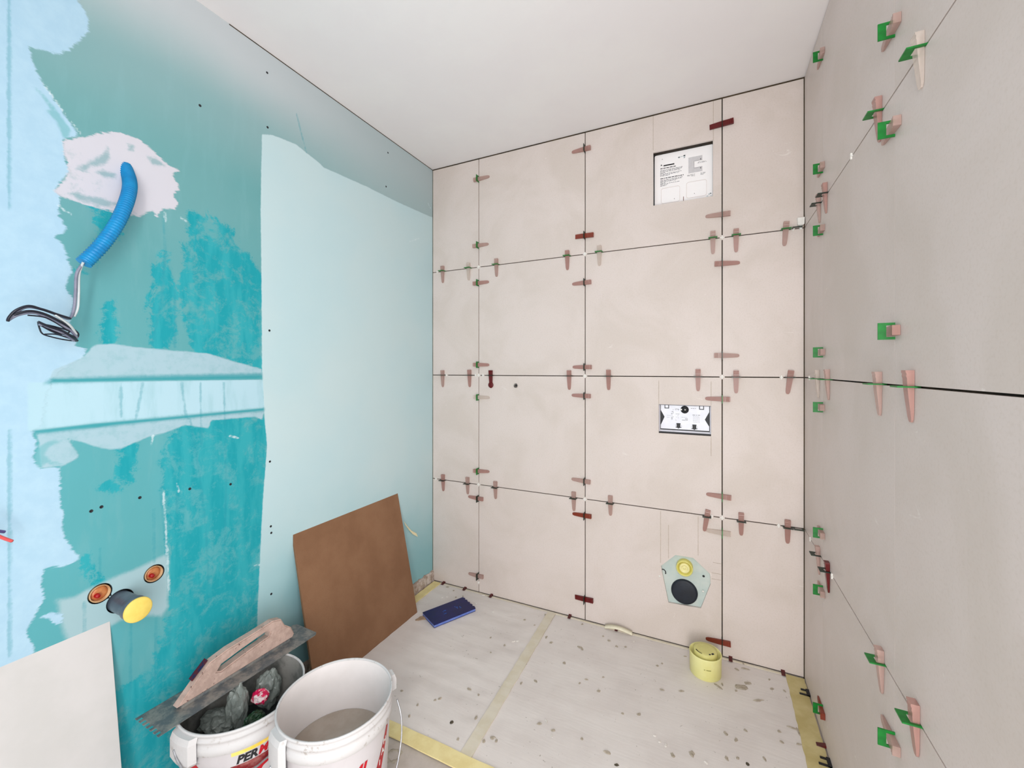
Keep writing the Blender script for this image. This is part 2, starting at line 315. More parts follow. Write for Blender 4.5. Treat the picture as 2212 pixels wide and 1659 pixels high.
def wall_left_material():
    t = NT('primed_plasterboard'); v = t.coord('Object')
    n1 = t.noise(28, 6, 0.65, v); n2 = t.noise(120, 4, 0.7, v); n3 = t.noise(2.2, 3, 0.5, v)
    vs = t.coord('Object', scale=(1, 3.0, 0.6)); drip = t.noise(9, 5, 0.6, vs)
    vh = t.coord('Object', scale=(1, 0.7, 4.0)); comb = t.noise(40, 4, 0.6, vh)
    z = t.n('ShaderNodeSeparateXYZ'); t.l(v, z.inputs[0]); zz = z.outputs[2]
    def layer(nm, soft, amp1, amp2, ampc=0.0):
        a = t.n('ShaderNodeAttribute'); a.attribute_name = nm; s = a.outputs['Fac']
        s = t.math('MULTIPLY_ADD', t.math('SUBTRACT', n1, 0.5), amp1, s)
        s = t.math('MULTIPLY_ADD', t.math('SUBTRACT', n2, 0.5), amp2, s)
        if ampc: s = t.math('MULTIPLY_ADD', t.math('SUBTRACT', comb, 0.5), ampc, s)
        return t.smooth(s, -soft, soft)
    up = t.smooth(zz, 0.9, 2.0)
    c = t.mix(up, lin(92, 170, 178), lin(112, 165, 167))
    c = t.mix(t.math('MULTIPLY', t.smooth(n3, 0.4, 0.65), 0.35), c, lin(88, 158, 161))
    c = t.mix(t.math('MULTIPLY', t.smooth(drip, 0.5, 0.7), 0.25), c, lin(124, 178, 182))
    mot = t.noise(16, 12, 0.78, v, 0.3)
    da = t.n('ShaderNodeAttribute'); da.attribute_name = 'deep'; ds = da.outputs['Fac']
    ds = t.math('MULTIPLY_ADD', t.math('SUBTRACT', mot, 0.47), 0.16, ds)
    deep = t.math('MULTIPLY', t.smooth(ds, -0.004, 0.012), t.smooth(mot, 0.40, 0.53, 0.30, 1.0))
    dcol = t.mix(t.smooth(drip, 0.4, 0.65), lin(26, 156, 168), lin(50, 166, 176))
    c = t.mix(deep, c, dcol)
    # wall colour blends to pale grey-white towards the ceiling line
    fe = t.smooth(t.math('MULTIPLY_ADD', t.math('SUBTRACT', n3, 0.5), 0.10, zz), 2.09, 2.34)
    c = t.mix(fe, c, lin(214, 213, 216))
    yy = z.outputs[1]; c = t.mix(t.math('MULTIPLY', t.smooth(zz, 1.85, 2.15), t.smooth(yy, 0.7, 1.7, 0.40, 0.85)), c, lin(170, 188, 191))
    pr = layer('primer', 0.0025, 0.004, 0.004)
    pr_fade = t.smooth(t.math('MULTIPLY_ADD', t.math('SUBTRACT', n3, 0.5), 0.5, zz), 0.10, 0.80, 0.38, 1.0)   # primer colour mixes in less towards the bottom
    c = t.mix(t.math('MULTIPLY', pr, pr_fade), c, t.mix(t.smooth(n3, 0.35, 0.7), lin(190, 216, 221), lin(197, 218, 221)))
    c = t.mix(t.math('MULTIPLY', layer('grey', 0.008, 0.012, 0.006), 0.85), c, lin(172, 198, 204))
    fi = layer('filler', 0.0030, 0.010, 0.006, 0.018)
    wcol = t.mix(t.smooth(n1, 0.35, 0.7), lin(172, 206, 226), lin(180, 212, 230))
    c = t.mix(fi, c, wcol)
    ba = layer('band', 0.0030, 0.004, 0.003)
    c = t.mix(t.math('MULTIPLY', ba, t.smooth(drip, 0.75, 0.45, 0.75, 1.0)), c, lin(180, 214, 226))
    th = layer('thin', 0.0030, 0.005, 0.003, 0.006)
    c = t.mix(t.math('MULTIPLY', th, t.smooth(n1, 0.70, 0.45, 0.70, 0.95)), c, lin(170, 199, 210))
    c = t.mix(t.math('MULTIPLY', layer('sliver', 0.004, 0.008, 0.006), 0.75), c, lin(120, 182, 190))
    c = t.mix(t.math('MULTIPLY', layer('slot', 0.007, 0.006, 0.006), 0.80), c, lin(52, 154, 164))
    pa = layer('patch', 0.0030, 0.010, 0.006, 0.020)
    pcol = t.mix(t.math('MULTIPLY', t.smooth(n1, 0.52, 0.66), t.smooth(n3, 0.35, 0.6)), lin(210, 208, 216), lin(168, 186, 192))
    c = t.mix(pa, c, pcol)
    c = t.mix(t.math('MULTIPLY', layer('smudge', 0.006, 0.012, 0.012, 0.01), 0.8), c, lin(136, 172, 178))
    c = t.mix(t.math('MULTIPLY', layer('dark_run', 0.0026, 0.010, 0.006), 0.42), c, lin(44, 150, 164))
    c = t.mix(t.math('MULTIPLY', layer('pale_run', 0.0022, 0.012, 0.010), 0.6), c, lin(222, 236, 240))
    h = t.math('ADD', t.math('ADD', fi, pa), t.math('MULTIPLY_ADD', n1, 0.25, t.math('ADD', pr, th)))
    t.bump(h, 0.35, 0.0016)
    return t.set(c, 0.72, 0, 0.25)
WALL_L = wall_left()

# small dark holes in the plasterboard, put in as black discs
hole_dot = MB().lathe([(0.0001, 0.0004), (0.0018, 0.0004), (0.0026, 0.0010), (0.0036, 0.0011), (0.0042, 0.0004), (0.0042, -0.002)], 10).mesh('hole_dot', M_BLACK)
for (y, z) in [(0.5134,0.8613),(0.5337,0.8662),(0.6165,0.8679),(0.7425,0.8603),(0.8647,0.8444),(0.9952,2.1189),(0.9935,2.3177),(1.6267,2.322),(1.6135,2.1468),(1.0023,1.3753),(1.0041,0.8932),(1.0095,0.6289),(1.0077,0.6535),(1.0095,0.4033),(0.7713,2.0705)]:
    o = link('hole_dot', hole_dot, WALL_L); o.location = (XL, y, z); o.rotation_euler = (0, math.pi/2, 0)

def slab(name, lo, hi, mat, **kw): return tag(MB().box(lo, hi).build(name, mat), kind='structure', **kw)
# ------------------------------------------------------------------ setting: floor, ceiling, tiled walls
T = 0.009
def floor_material():
    t = NT('grey_screed'); v = t.coord('Object'); n = t.noise(14, 6, 0.65, v); n2 = t.noise(4, 3, 0.5, v)
    c = t.mix(t.smooth(n, 0.35, 0.7), lin(196, 184, 176), lin(182, 170, 160)); c = t.mix(t.math('MULTIPLY', t.smooth(n2, 0.5, 0.7), 0.4), c, lin(164, 152, 142))
    t.bump(n, 0.2, 0.002); return t.set(c, 0.8)
slab('floor', (XL - 0.1, YF - 0.3, -0.05), (XR + 0.1, YB + 0.1, 0.0), floor_material(), label='bare grey screed floor under the paper')
slab('ceiling', (XL - 0.1, YF - 0.1, H), (XR + 0.1, YB + 0.1, H + 0.06), M_CEIL, label='plain white painted ceiling')
slab('wall_front', (-0.60, YF - 0.1, 2.10), (0.32, YF, H), M_PLAIN); slab('wall_front.001', (XL - 0.1, YF - 0.1, 0), (-0.60, YF, H), M_PLAIN); slab('wall_front.002', (0.32, YF - 0.1, 0), (XR + 0.1, YF, H), M_PLAIN)
DY0, DY1, DZ = -0.50, 0.40, 2.06               # doorway in the side wall
slab('wall_right.001', (XR, DY0, DZ), (XR + 0.08, DY1, H), M_PLAIN); slab('wall_right.002', (XR, YF, 0), (XR + 0.08, DY0, H), M_PLAIN)
WALL_R = slab('wall_right', (XR + T, DY1, 0.0), (XR + 0.08, YB + T, H), M_JOINT, label='side wall with large beige tiles')

def tile_mesh(w, h, holes=(), ch=0.0007, T=T, mat=M_TILE, nm='tile'):
    bm = bmesh.new(); edges = []; loops = []
    outer = [(ch, ch), (w-ch, ch), (w-ch, h-ch), (ch, h-ch)]
    for k, pts in enumerate([outer] + list(holes)):
        vs = [bm.verts.new((a, 0, b)) for a, b in pts]; loops.append((k, vs, pts))
        for i in range(len(vs)): edges.append(bm.edges.new((vs[i], vs[(i+1) % len(vs)])))
    bmesh.ops.triangle_fill(bm, use_beauty=True, edges=edges)
    for k, vs, pts in loops:
        n = len(vs)
        if k == 0:
            r1 = [bm.verts.new(p) for p in ((0, ch, 0), (w, ch, 0), (w, ch, h), (0, ch, h))]
            for i in range(n): bm.faces.new((vs[i], vs[(i+1) % n], r1[(i+1) % n], r1[i]))
            vs = r1
        back = [bm.verts.new((v.co.x, T, v.co.z)) for v in vs]
        for i in range(n): bm.faces.new((vs[i], vs[(i+1) % n], back[(i+1) % n], back[i]))
    bmesh.ops.recalc_face_normals(bm, faces=bm.faces)
    me = bpy.data.meshes.new(nm); bm.to_mesh(me); bm.free(); me.materials.append(mat)
    return me
G = 0.0020                                   # half a joint
ZB = [(0.006, ROW[0]-G), (ROW[0]+G, ROW[1]-G), (ROW[1]+G, ROW[2]-G), (ROW[2]+G, H-0.004)]
XB = [(XL+0.003, COL[0]-G), (COL[0]+G, COL[1]-G), (COL[1]+G, COL[2]-G), (COL[2]+G, XR-0.001)]
ax0, ax1, az0, az1 = -0.2357, 0.0103, 1.981, 2.224
fx0, fx1, fz0, fz1 = -0.2116, 0.0031, 0.943, 1.0743
HEPT = [(-0.1701,0.1812),(-0.037,0.1889),(0.0013,0.3025),(-0.0005,0.3462),(-0.0686,0.4032),(-0.1409,0.4016),(-0.2016,0.3417),(-0.1977,0.3152)]
TAPH = (-0.9289, 1.1468)
TAPC = [(TAPH[0] + 0.0125*math.cos(a*math.pi/10), TAPH[1] + 0.0125*math.sin(a*math.pi/10)) for a in range(20)]
ACC = [(ax0, az0), (ax1, az0), (ax1, az1), (ax0, az1)]
FLU = [(fx0, fz0), (fx1, fz0), (fx1, fz1), (fx0, fz1)]
WALL_B = link('wall_back', tile_mesh(XR + T - XL, H, [[(a - XL, b) for a, b in P] for P in (ACC, FLU, HEPT, TAPC)], 0.0002, 0.11, M_JOINT, 'wall_back'))
WALL_B.location = (XL, YB + T, 0)
tag(WALL_B, kind='structure', label='back wall with large beige tiles fixed by levelling clips')
TILES = {}
for i, (x0, x1) in enumerate(XB):
    for j, (z0, z1) in enumerate(ZB):
        holes = []
        loc = lambda P: [(a - x0, b - z0) for a, b in P]
        if (i, j) == (2, 3): holes.append(loc(ACC))
        if (i, j) == (2, 1): holes.append(loc(FLU))
        if (i, j) == (2, 0): holes.append(loc(HEPT))
        if (i, j) == (1, 1): holes.append(loc(TAPC))
        o = link('tile', tile_mesh(x1-x0, z1-z0, holes), WALL_B); o.location = (x0 - XL, -T, z0); TILES[i, j] = o
GV = 0.0006
YR = [(YB-0.003, RCOL[0]+GV), (RCOL[0]-GV, RCOL[1]+GV), (RCOL[1]-GV, RCOL[2]+GV), (RCOL[2]-GV, DY1)]
for (y0, y1) in YR:
    for (z0, z1) in ZB:
        o = link('tile', tile_mesh(y0-y1, z1-z0, (), 0.0001), WALL_R); o.location = (XR, y0, z0); o.rotation_euler = (0, 0, -math.pi/2)
# dark strips paint the shaded gaps along the ceiling and in the corners
M_GAP = simple('dark_shadow_gap', lin(74, 58, 34), lin(50, 40, 26), 12, 0.9)
slab('gap_shade_1', (XL, YB-0.0012, H-0.0055), (XR, YB+0.002, H), M_GAP); slab('gap_shade_2', (XL-0.001, 0.86, H-0.0032), (XL+0.0008, YB, H), M_GAP)
slab('gap_shade_3', (XL-0.001, YB-0.0008, 0), (XL+0.0032, YB+0.004, H), simple('grey_green_gap', lin(112, 112, 92), lin(78, 76, 58), 14, 0.9))
slab('gap_shade_4', (XR-0.0030, YB-0.0008, 0), (XR+0.003, YB+0.004, H), M_GAP)
# scribed and saw-cut lines on the tiles around the openings
M_CUT = simple('saw_cut_line', lin(158, 138, 118), lin(186, 168, 150), 60, 0.9)
def cut_line(a, b, wdt, key):
    t = TILES[key]; mb = MB(); dx, dz = b[0]-a[0], b[1]-a[1]; L = math.hypot(dx, dz); nx, nz = -dz/L*wdt/2, dx/L*wdt/2
    ox, oz = t.location.x + XL, t.location.z
    mb.prism([(a[0]-nx, a[1]-nz), (b[0]-nx, b[1]-nz), (b[0]+nx, b[1]+nz), (a[0]+nx, a[1]+nz)], -0.00025, 0.0003, lambda p, q, d: (p-ox, d, q-oz))
    mb.build('saw_cut', M_CUT, t)
for a, b, key in (((-0.2357, 2.3968), (-0.2357, 2.2338), (2,3)), ((0.0121, 2.3938), (0.0121, 2.2199), (2,3)), ((-0.2116, 1.1819), (-0.2116, 1.0766), (2,1)), ((0.0031, 1.1803), (0.0031, 1.0782), (2,1)),
                  ((0.0031, 0.9399), (0.0031, 0.8578), (2,1)), ((-0.2036, 0.5893), (-0.2036, 0.3539), (2,0)), ((-0.1701, 0.5316), (-0.1701, 0.3814), (2,0)), ((-0.0481, 0.5896), (-0.0481, 0.4173), (2,0)),
                  ((0.0049, 0.3534), (0.0425, 0.3533), (2,0)), ((0.0049, 0.3273), (0.0425, 0.3285), (2,0)), ((0.0103, 0.3985), (0.0425, 0.3989), (2,0))):
    cut_line(a, b, 0.0014, key)

# ------------------------------------------------------------------ baseboard strip and floor paper
def rough_strip():
    mb = MB(); n = 60; r = random.Random(3); y0, y1 = 1.05, 1.999; top = []; 
    for i in range(n + 1):
        y = y0 + (y1-y0)*i/n; top.append((y, 0.062 + r.uniform(-0.005, 0.005), 0.010 + r.uniform(-0.003, 0.003)))
    vs = []; fs = []
    for y, z, d in top: vs += [(XL, y, 0), (XL+d+0.003, y, 0), (XL+d, y, z*0.85), (XL+d*0.5, y, z), (XL, y, z)]
    for i in range(n):
        a = i*5
        for k in range(4): fs.append((a+k, a+5+k, a+6+k, a+1+k))
    fs += [(0, 1, 2, 3, 4), tuple(n*5 + k for k in (4, 3, 2, 1, 0))]
    mb.add(vs, fs); return mb
tag(rough_strip().build('baseboard_left', simple('crumbly_mortar', lin(206, 194, 186), lin(160, 138, 122), 45, 0.9, bump=0.6)), kind='structure', label='crumbly mortar strip at foot of turquoise wall')

def paper_material():
    t = NT('white_floor_paper'); v = t.coord('Object')
    n = t.noise(5, 4, 0.55, v); vs = t.coord('Object', scale=(0.8, 5.0, 1)); wr = t.noise(7, 5, 0.6, vs, 0.4); sp = t.noise(95, 2, 0.5, v); rg = t.noise(6, 2, 0.5, v)
    c = t.mix(t.smooth(n, 0.35, 0.7), lin(228, 220, 215), lin(220, 211, 206))
    spk = t.math('MULTIPLY', t.smooth(sp, 0.70, 0.74), t.smooth(rg, 0.42, 0.6))
    c = t.mix(t.math('MULTIPLY', spk, 0.6), c, lin(150, 140, 128))
    t.bump(wr, 0.28, 0.004)
    return t.set(c, 0.75, 0, 0.25)
M_PAPER = paper_material()
def paper(x0, x1, y0, y1, amp, seed, label):
    from mathutils import noise as N
    nx, ny = max(2, int((x1-x0)/0.014)), max(2, int((y1-y0)/0.014)); vs = []; fs = []
    for i in range(nx+1):
        for j in range(ny+1):
            x = x0+(x1-x0)*i/nx; y = y0+(y1-y0)*j/ny; e = min(i, j, nx-i, ny-j)
            h = 0.0022 + amp*(0.5+0.5*N.noise(Vector((x*5+seed, y*22, 0)))) + amp*0.5*N.noise(Vector((x*16, y*30+seed, 3)))
            vs.append((x, y, 0.0003 if e == 0 else max(0.001, h)))
    for i in range(nx):
        for j in range(ny):
            a = i*(ny+1)+j; fs.append((a, a+ny+1, a+ny+2, a+1))
    return tag(MB().add(vs, fs, True).build('floor_paper', M_PAPER), label, 'floor paper', 'protective paper sheets taped to the floor')
paper(XL+0.016, -0.712, 1.11, YB-0.004, 0.0042, 1.0, 'wrinkled white protective paper sheet beside the turquoise wall, taped to floor')
paper(-0.710, XR-0.003, 1.11, YB-0.004, 0.0014, 9.0, 'smooth dirty white protective paper sheet with yellow cap on it')

def tape(pts, wd, z, label, seed=0, mat=M_TAPE, n=40):
    """flat strip along a floor polyline, slightly uneven edges"""
    r = random.Random(seed); (xa, ya), (xb, yb) = pts; L = math.hypot(xb-xa, yb-ya); ux, uy = (xb-xa)/L, (yb-ya)/L
    vs = []; fs = []
    for i in range(n+1):
        s = L*i/n; a = wd/2 + r.uniform(-1, 1)*0.0012; b = wd/2 + r.uniform(-1, 1)*0.0012; cx, cy = xa+ux*s, ya+uy*s; zz = z + r.uniform(0, 0.0008)
        vs += [(cx-uy*a, cy+ux*a, zz), (cx+uy*b, cy-ux*b, zz), (cx-uy*a, cy+ux*a, z-0.0035), (cx+uy*b, cy-ux*b, z-0.0035)]
    for i in range(n):
        k = 4*i; fs += [(k, k+1, k+5, k+4), (k+2, k+6, k+7, k+3), (k, k+4, k+6, k+2), (k+1, k+3, k+7, k+5)]
    fs += [(0, 2, 3, 1), (4*n, 4*n+1, 4*n+3, 4*n+2)]
    return tag(MB().add(vs, fs).build('masking_tape', mat), label, 'masking tape', 'yellow masking tape strips on the floor')
M_TAPE_DULL = simple('dusty_masking_tape', lin(222, 213, 196), lin(214, 203, 180), 14, 0.75)
tape([(-1.30, 1.110), (XR-0.005, 1.108)], 0.050, 0.0075, 'yellow masking tape strip crossing the floor next to the white buckets', 2)
tape([(-0.722, 1.985), (-0.702, 1.125)], 0.040, 0.0070, 'faded yellow masking tape strip over the seam between both paper sheets', 3, M_TAPE_DULL)
tape([(XL+0.045, 1.15), (XL+0.045, 1.985)], 0.046, 0.0090, 'yellow masking tape strip at foot of turquoise wall', 4)
tape([(0.300, 1.115), (0.305, 1.990)], 0.062, 0.0060, 'wide yellow masking tape strip at foot of shaded side wall', 5, simple('shaded_masking_tape', lin(206, 190, 138), lin(190, 172, 116), 12, 0.75))  # olive tone puts the side wall's shade into the tape colour
tape([(XL+0.06, 1.989), (0.28, 1.989)], 0.010, 0.0050, 'narrow yellow masking tape edge along the foot of tiled back wall', 6, M_TAPE_DULL)
# a lifted curl of tape at the foot of the back wall
mb = MB(); pts = [(-0.452 + 0.0105*i, 1.978 - 0.010*math.sin(i*math.pi/12), 0.009 + 0.016*math.sin(i*math.pi/12)) for i in range(13)]
vs = []; fs = []
for x, y, z in pts: vs += [(x, y+0.008, z+0.008), (x, y-0.006, z-0.003), (x, y+0.008, z+0.0095), (x, y-0.006, z-0.0015)]
for i in range(12):
    k = 4*i; fs += [(k, k+4, k+5, k+1), (k+2, k+3, k+7, k+6), (k, k+2, k+6, k+4), (k+1, k+5, k+7, k+3)]
tag(mb.add(vs, fs, True).build('tape_curl', simple('pale_tape', lin(240, 232, 206), None, 30, 0.6)), 'pale curled tape end lifting at foot of tiled back wall', 'masking tape')

# ------------------------------------------------------------------ tile levelling clips (strap + wedge)
def strap_mesh(mat, nm):
    mb = MB(); hx, t2 = 0.0172, 0.0014
    mb.box((-hx, -0.0275, -t2), (hx, -0.0140, t2)); mb.box((-hx, -0.0140, -t2), (-0.0118, 0.006, t2)); mb.box((0.0118, -0.0140, -t2), (hx, 0.006, t2))
    return mb.mesh(nm, mat)
def wedge_mesh(mat, kind):
    mb = MB(); prof = []
    if kind == 'taper':
        st = [(0.031, 0.0098, 0.0132), (0.027, 0.0103, 0.0132), (0.024, 0.0103, 0.0118), (0.020, 0.0103, 0.0124), (0.016, 0.0102, 0.0112), (0.010, 0.0101, 0.0110), (0.0, 0.0099, 0.0105),
              (-0.015, 0.0095, 0.0092), (-0.030, 0.0090, 0.0076), (-0.045, 0.0084, 0.0060), (-0.056, 0.0076, 0.0049), (-0.062, 0.0060, 0.0042), (-0.0655, 0.0032, 0.0038)]
    else:
        st = [(0.042, 0.0105, 0.0125), (0.036, 0.0108, 0.0125), (0.035, 0.0108, 0.0112), (0.028, 0.0108, 0.0118), (0.027, 0.0108, 0.0106), (0.010, 0.0108, 0.0104), (0.0, 0.0108, 0.0100),
              (-0.020, 0.0107, 0.0082), (-0.040, 0.0106, 0.0060), (-0.0500, 0.0105, 0.0048)]
    vs = []; fs = []
    for z, hw, th in st: vs += [(-hw, -0.0006, z), (hw, -0.0006, z), (hw, -th, z), (-hw, -th, z)]
    for i in range(len(st)-1):
        k = 4*i
        for q in range(4): fs.append((k+q, k+(q+1) % 4, k+4+(q+1) % 4, k+4+q))
    fs += [(0, 3, 2, 1), tuple(4*(len(st)-1)+q for q in range(4))]
    mb.add(vs, fs)
    if kind == 'ball': pass
    return mb.mesh('wedge', mat)
STRAP = {'g': strap_mesh(M_GREEN, 'strap'), 'd': strap_mesh(M_DGREEN, 'strap')}
WEDGE = {'p': wedge_mesh(M_PINK, 'taper'), 'w': wedge_mesh(M_PALE, 'taper'), 'c': wedge_mesh(M_CLEAR, 'taper'), 'r': wedge_mesh(M_RED, 'bar'), 'b': wedge_mesh(M_BROWNRED, 'taper'), 'R': wedge_mesh(M_RED, 'taper'), 'm': wedge_mesh(M_BROWNRED, 'bar')}
WORD = {'p': 'pink', 'w': 'pale pink', 'c': 'clear', 'r': 'dark red', 'b': 'brownish red', 'R': 'dark red', 'm': 'brownish red'}
RZ = Matrix.Rotation(-math.pi/2, 3, 'Z')
def clip(wall, pos, turn, wk, sk, label, group, tilt=0.0, strap=True):
    """turn: 0 wedge hangs with its tip down, +90 thick end towards +X, -90 thick end towards -X; tilt in degrees"""
    m = Matrix.Rotation(math.radians(turn), 3, 'Y')
    if wall == 'R': m = RZ @ m
    o = empty('levelling_clip', pos, m.to_euler())
    s = link('strap', STRAP[sk], o)
    if wk:
        k = link('wedge', WEDGE[wk], o); k.rotation_euler = (0, math.radians(tilt), 0)
        k.location = (0, 0, rnd.uniform(-0.004, 0.004))
    tag(o, label, 'levelling clip', group)
    return o
RNAME = ('lower', 'middle', 'upper')
GB = 'levelling clips on the tiled back wall'; GR = 'levelling clips on the shaded side wall'
rows = {2: [(957, 'w', 'g', 0), (1013, 'c', 'g', 0), (1073, 'w', 'g', 0), (1226, 'p', 'g', 0), (1295, 'c', 'g', 0), (1540, 'w', 'g', 0), (1590, 'p', 'g', 0), (1697, 'w', 'g', 4)],
        1: [(957, 'w', 'd', 0), (1015, 'p', 'd', 0), (1061, 'R', 'd', 0), (1230, 'p', 'd', 0), (1315, 'p', 'd', 0), (1508, 'p', 'd', 0), (1590, 'p', 'd', 0), (1706, 'p', 'd', 7)],
        0: [(958, 'p', 'd', 0), (1011, 'w', 'd', 0), (1071, 'w', 'd', 0), (1240, 'w', 'd', 0), (1319, 'w', 'd', 0), (1527, 'p', 'd', 9), (1601, 'p', 'd', 0), (1701, 'p', 'd', 0)]}
ROWX = {2: [(-1.3906,1.7927),(-1.2167,1.7959),(-1.042,1.7953),(-0.6435,1.801),(-0.483,1.7979),(0.0103,1.8003),(0.0985,1.8001),(0.2753,1.8001)],
        1: [(-1.3906,1.1952),(-1.2107,1.1964),(-1.076,1.1973),(-0.6339,1.1979),(-0.4384,1.1992),(-0.0481,1.1979),(0.0985,1.1991),(0.2895,1.1988)],
        0: [(-1.3874,0.5928),(-1.2228,0.5909),(-1.0476,0.5915),(-0.6101,0.5966),(-0.4296,0.5961),(-0.0132,0.5969),(0.1174,0.599),(0.2817,0.5945)]}
for r in (2, 1, 0):
    for k, (u, wk, sk, tl) in enumerate(rows[r]):
        o = clip('B', (ROWX[r][k][0], YB, ROW[r]), 0, wk, sk, f'{WORD[wk]} wedge clip on {RNAME[r]} horizontal tile joint, {ORD[k]} from the turquoise wall', GB, tl)
        if wk == 'R':       # this wedge ends in a round thumb pad
            kd = MB().lathe([(0.0001, 0), (0.014, 0), (0.0155, 0.002), (0.0155, 0.005), (0.012, 0.0075), (0.0001, 0.0082)], 20, Matrix.Rotation(math.pi/2, 4, 'X')).build('thumb_pad', M_RED, o)
            kd.location = (0, -0.001, -0.052)
JN = ('vertical joint nearest turquoise wall', 'centre vertical joint', 'vertical joint beside white access panel')
cols = {0: [(388, 'w', 'g', -90), (531, 'w', 'g', -90), (612, 'p', 'g', -90), (788, 'p', 'g', -90), (858, 'c', 'g', -90), (1017, 'p', 'g', -90), (1076, 'p', 'd', 90), (1243, 'w', 'd', 90)],
        1: [(323, 'p', 'd', 90), (510, 'm', 'd', 90), (611, 'p', 'd', 90), (793, 'p', 'd', 90), (855, 'p', 'd', 90), (1039, 'w', 'd', 90), (1113, 'b', 'd', 90), (1293, 'r', 'd', 90)],
        2: [(269, 'r', 'd', 90), (464, 'w', 'd', 90), (570, 'p', 'd', -90), (768, 'w', 'd', -90), (862, 'p', 'g', 90), (1072, 'p', 'g', 90), (1150, 'c', 'g', 90), (1386, 'b', 'd', 90)]}
COLZ = {0: [(-1.1572,2.2805),(-1.1572,1.915),(-1.1572,1.7079),(-1.1572,1.2581),(-1.1572,1.0791),(-1.1543,0.673),(-1.1543,0.5223),(-1.1543,0.0957)],
        1: [(-0.5538,2.31),(-0.5538,1.8858),(-0.5538,1.6567),(-0.5538,1.2438),(-0.5538,1.1031),(-0.5538,0.6857),(-0.5538,0.5179),(-0.5538,0.1095)],
        2: [(0.0461,2.2813),(0.0461,1.8946),(0.0461,1.6845),(0.0461,1.2919),(0.0461,1.1055),(0.0461,0.6891),(0.0461,0.5345),(0.0461,0.0665)]}
for jn in (0, 1, 2):
    for k, (v, wk, sk, tn) in enumerate(cols[jn]):
        clip('B', (COL[jn], YB, COLZ[jn][k][1]), tn, wk, sk, f'{WORD[wk]} wedge clip on {JN[jn]}, {ORD[k]} below ceiling', GB, rnd.uniform(-3, 3))
rr = {2: [(1.7363, 'w', 'd'), (1.648, 'p', 'd'), (1.178, 'p', 'g'), (0.978, 'c', 'g')],
      1: [(1.755, 'c', 'g'), (1.618, 'w', 'g'), (1.178, 'w', 'g'), (1.018, 'p', 'g')],
      0: [(1.745, 'w', 'd'), (1.618, 'R', 'd'), (1.166, 'w', 'g'), (0.996, 'p', 'g')]}
for r in (2, 1, 0):
    for k, (y, wk, sk) in enumerate(rr[r]):
        clip('R', (XR, y, ROW[r]), 0, wk, sk, f'{WORD[wk]} wedge clip on {RNAME[r]} joint of shaded side wall, {ORD[k]} from corner', GR)
RZ1 = [(1.6976,2.2795),(1.6976,1.9038),(1.6976,1.6974),(1.6976,1.2893),(1.6976,1.106),(1.6976,0.6856),(1.6976,0.4946),(1.6728,0.0974)]
RZ2 = [(1.1003,1.925),(1.1003,1.7226),(1.1003,1.3103),(1.1003,0.4772)]
for k, (y, z) in enumerate(RZ1):
    clip('R', (XR, RCOL[0], z), 90, 'w' if k != 7 else 'b', 'g', f'green clip on side wall joint near the corner, {ORD[k]} below ceiling', GR)
for k, (y, z) in enumerate(RZ2):
    clip('R', (XR, RCOL[1], z), 90, 'p' if k == 2 else 'w', 'g', f'large green clip on side wall joint away from corner, {ORD[k]} below ceiling', GR)
# straps in the corner joint and along the foot of the side wall
clip('B', (0.312, YB, ROW[2]), 0, None, 'd', 'green strap with no wedge in the tile corner, upper joint', GB)
clip('B', (0.318, YB, ROW[0]), 0, None, 'd', 'dark strap with no wedge in the tile corner, lower joint', GB)

def broken_strap(y, label):
    mb = MB(); o = empty('broken_strap', (XR, y, 0.007))
    mb.box((-0.034, -0.016, -0.001), (0.0, -0.010, 0.003)); mb.box((-0.026, 0.010, -0.001), (0.0, 0.016, 0.003)); mb.box((-0.010, -0.016, -0.001), (0.002, 0.016, 0.006))
    mb.build('prongs', M_BLACK, o); return tag(o, label, 'levelling clip', 'broken straps at the foot of the side wall')
broken_strap(1.905, 'black broken clip strap on yellow tape nearest the corner')
broken_strap(1.595, 'black broken clip strap on yellow tape below the green clip')

# ------------------------------------------------------------------ tile spacers, shims
def cross(full=True, arm=0.0095, wd=0.0021):
    mb = MB(); mb.box((-arm, -0.0022, -wd), (arm, 0.0075, wd)); mb.box((-wd, -0.0022, -arm), (wd, 0.0075, arm)); return mb.mesh('tile_spacer', M_WHITE)
def tee():
    mb = MB(); mb.box((-0.0024, -0.0035, -0.008), (0.0024, 0.0075, 0.008)); mb.box((-0.006, -0.003, -0.0018), (0.006, 0.007, 0.0018)); return mb.mesh('tile_spacer', M_WHITE)
CROSS, TEE = cross(), tee()
CN = ('nearest the turquoise wall', 'at the centre of back wall', 'beside the white access panel')
for r in range(3):
    for cc in range(3):
        o = link('tile_spacer', CROSS); o.location = (COL[cc], YB, ROW[r]); tag(o, f'white cross spacer where {RNAME[r]} horizontal joint meets vertical joint {CN[cc]}', 'tile spacer', 'white cross tile spacers')
for (p, r, lab) in (((-1.4294, 1.7965), 2, 'small white spacer in upper joint at the turquoise wall corner'), ((0.3005, 1.8076), 2, 'small white spacer in upper joint near the tile corner'),
                    ((-1.3651, 1.1954), 1, 'small white spacer in middle joint beside its first wedge clip'), ((-1.172, 1.1966), 1, 'small white spacer in middle joint just before the cross spacer'),
                    ((-1.125, 1.1969), 1, 'small white spacer in middle joint beside the round-ended red wedge'), ((0.2611, 1.1985), 1, 'small white spacer in middle joint beside the tilted wedge near corner'),
                    ((-1.4391, 0.5922), 0, 'small white spacer in lower joint at the turquoise wall corner'), ((0.0067, 0.5959), 0, 'small white spacer in lower joint beside the tilted pink wedge'),
                    ((0.2515, 0.5953), 0, 'small white spacer in lower joint near the tile corner')):
    o = link('tile_spacer', TEE); o.location = (p[0], YB, ROW[r]); tag(o, lab, 'tile spacer', 'small white spacers between clips')
